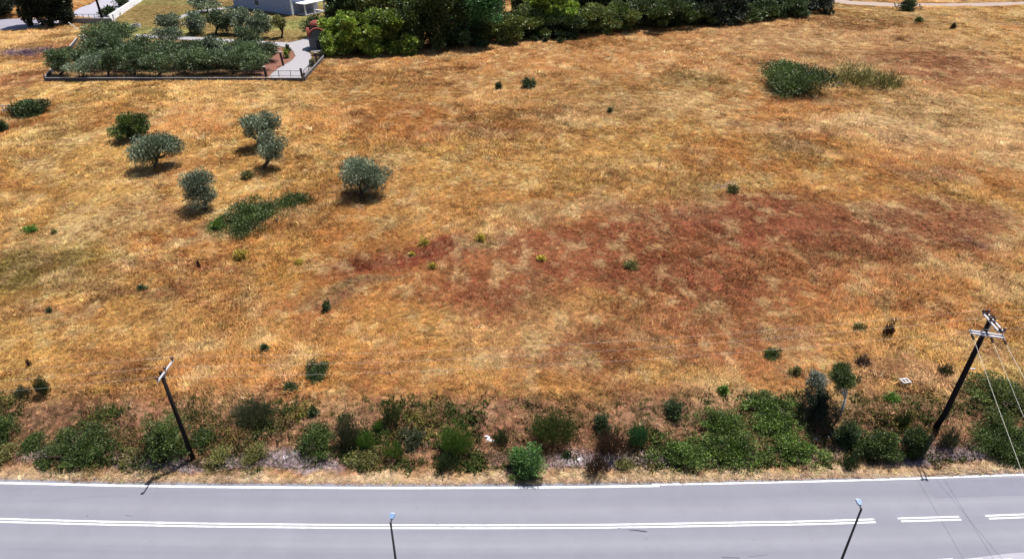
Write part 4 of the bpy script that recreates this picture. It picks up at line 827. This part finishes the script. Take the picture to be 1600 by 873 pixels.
# upper left yard: sunken wall with railing, pole, diagonal white wall, well, posts
wallrun([P(98, 37.5), P(176, 37.5)], 1.3, .3, 'dark retaining wall under the railing of the concrete yard', m=M_stone)
railing(P(98, 37.5), P(160, 37.5), 7, 1.4, .95, 'thin railing along the front of the pale concrete yard')
for px, lab in ((96.5, 'pale gate pillar beside the shaded driveway'),):
    b = P(px, 38.5); root = empty('gate_pillar', b, lab, 'pillar'); MB().box(b+[0, 0, 1.2], (.6, .6, 2.4)).build('shaft', M_conc, root); MB().box(b+[0, 0, 2.46], (.8, .8, .12)).build('cap', M_white, root)
b = P(161, 33.5); t = at_depth(148, -8, b[1]); root = empty('wooden_mast', b, 'thick dark mast rising in front of the pale concrete yard', 'mast'); MB().tube([b, t], [.36, .25], 10).build('mast_shaft', M_polewood, root); MB().box(b+[0, 0, .15], (1.1, 1.1, .3)).build('footing', M_conc, root)
wallrun([P(172, 34), P(226, -2)], 1.5, .45, 'white diagonal wall running back beside the concrete yard', m=M_white)
b = P(180, 37); root = empty('gate_pillar', b, 'slim white pillar at the near end of the white diagonal wall', 'pillar'); MB().box(b+[0, 0, 1.1], (.35, .35, 2.2)).build('shaft', M_white, root); MB().box(b+[0, 0, 2.25], (.5, .5, .1)).build('cap', M_white, root)
b = P(213, 42); root = empty('round_planter', b, 'low round white-rimmed planter full of dark soil on the lawn', 'planter')
m = MB(); n = 20
V = []; 
for r_, z in ((1.15, 0), (1.15, .55), (.98, .55), (.98, .38)): V += [b+[r_*math.cos(2*math.pi*k/n), r_*math.sin(2*math.pi*k/n), z] for k in range(n)]
m.add(V, [(i*n+k, i*n+(k+1) % n, (i+1)*n+(k+1) % n, (i+1)*n+k) for i in range(3) for k in range(n)]); m.build('rim', M_conc, root); MB().tube([b+[0, 0, .1], b+[0, 0, .42]], .97, n).build('soil', M_soilpot, root)
b = P(75, 48.5); t = at_depth(72, 38.5, b[1]); root = empty('bollard_post', b, 'short dark post on the grass at the edge of the driveway', 'post'); MB().bar(b, t, .22, .22).build('post_shaft', M_wood, root); MB().bar(t, t+[0, 0, .1], .28, .28).build('post_cap', M_wood, root)
b = P(119, 45); root = empty('leaning_board', b, 'pale leaning pole beside the back left corner of the grove', 'pole'); MB().bar(P(122, 47)+[0, 0, .1], at_depth(107, 35.5, P(122, 47)[1]+1), .16, .16).build('board', M_conc, root); MB().bar(P(122, 47)-[0, 0, .05], P(122, 47)+[0, 0, .25], .4, .4).build('footing', M_conc, root)
b = P(131, 63); root = empty('beehive_box', b, 'small white box under the broad tree at the grove corner', 'box'); MB().box(b+[0, 0, .5], (1.1, .8, 1.), .4).build('body', M_conc, root); MB().box(b+[0, 0, 1.05], (1.25, .95, .1), .4).build('lid', M_white, root)
# pale rail fence at the left edge
p, q = G(-14, 180), G(19, 177); root = empty('rail_fence', p, 'pale two-rail fence beside the dark bush at the left edge', 'fence'); m = MB()
for k in range(4): b = p+(q-p)*k/3; MB().bar(b-[0, 0, .1], b+[0, 0, 1.5], .14, .14).build('post', M_conc, root)
for z in (.6, 1.35): MB().bar(p+[0, .1, z], q+[0, .1, z], .1, .12).build('rail', M_conc, root)
# ------------------------------------------------------------------ stones, rubble, plastic frame
def stone(b, s, r, mt, label, group, name='stone'):
    import bmesh
    bm = bmesh.new(); bmesh.ops.create_icosphere(bm, subdivisions=2, radius=1)
    f_ = r.uniform(.6, 1.3, 3)*s; k = r.normal(size=(9, 3))
    for v in bm.verts:
        d = np.array(v.co); q = 1+.0*d[0]
        for j in k: q -= .22*max(0, d@j/np.linalg.norm(j)-.45)*2
        v.co = Vector(d*q*f_*[1, 1, .55])
    me = bpy.data.meshes.new(name); bm.to_mesh(me); bm.free(); me.materials.append(mt)
    o = bpy.data.objects.new(name, me); COL.objects.link(o); o.location = (b[0], b[1], b[2]+.25*s); o.rotation_euler = (0, 0, r.uniform(0, 6)); tag(o, label, 'stone', group); return o
r = np.random.default_rng(5)
stone(G(907, 718), .27, r, M_chalk, 'largest white stone low on the bank left of purplish withered weeds', 'white stones on the bank')
stone(G(398, 682), .15, r, M_chalk, 'single white stone on the bank right of the single-armed pole', 'white stones on the bank')
stone(G(1373, 133), .6, r, M_rock, 'pale grey boulder in the sage patch right of the bramble mound', None, 'boulder')
for k in range(9): stone(G(766+r.normal(0, 6), 688+r.normal(0, 3.5)), r.uniform(.09, .26), r, M_chalk, 'small white rubble stone in the heap right of the vivid green bush', 'rubble heap by the vivid green bush')
for k in range(22): stone(G(1282+r.normal(0, 13), 680+r.normal(0, 7)), r.uniform(.08, .24), r, M_chalk if k % 2 else M_rock, 'small white rubble stone in the heap below the little pale-trunked tree', 'rubble heap below the little tree')
m = MB(); ns = 1500; sx = rng.uniform(-75, 75, ns); dd = np.abs(rng.normal(2.6, 2.2, ns))+.25
keep = fbm(sx*.2, dd*.4, 3, 88) > .46; sx = sx[keep]; dd = dd[keep]; sy = edge(sx)+dd; sz = H(sx, sy)
for x_, y_, z_ in zip(sx, sy, sz):
    s_ = rng.uniform(.03, .11); v = rng.normal(size=(6, 3))*.25+np.array([[1, 0, 0], [-1, 0, 0], [0, 1, 0], [0, -1, 0], [0, 0, .8], [0, 0, -.8]])
    m.add(v*s_+[x_, y_, z_+s_*.3], [(0, 2, 4), (2, 1, 4), (1, 3, 4), (3, 0, 4), (2, 0, 5), (1, 2, 5), (3, 1, 5), (0, 3, 5)], A(*(rng.choice([200, 176, 226, 150])*np.array([1, .95, .9]))))
o = m.build('loose_stones', mat('loose_stone', attr=True, rough=.9, spec=.2)); tag(o, 'loose pale stones strewn along the roadside bank', 'stones', kind='stuff')
b = G(1412, 601); root = empty('plastic_frame', b, 'white square plastic frame with two openings lying on the bank', 'frame', None); m = MB()
fr_ = [((-.36, 0, 0), (.09, .62, .08)), ((.36, 0, 0), (.09, .62, .08)), ((0, .28, 0), (.63, .09, .08)), ((0, -.28, 0), (.63, .09, .08)), ((0, 0, 0), (.08, .47, .08))]
for c_, s_ in fr_: m.box(b+np.array(c_)*.85+[0, 0, .45], np.array(s_)*.85, .2)
m.build('frame_bars', M_plastic, root); 
for sx_, sy_ in ((-1, 1), (1, 1), (1, -1), (-1, -1)): MB().bar(b+[.17*sx_, .1*sy_, -.05], b+[.17*sx_, .1*sy_, .43], .04, .04).build('leg', M_plastic, root)
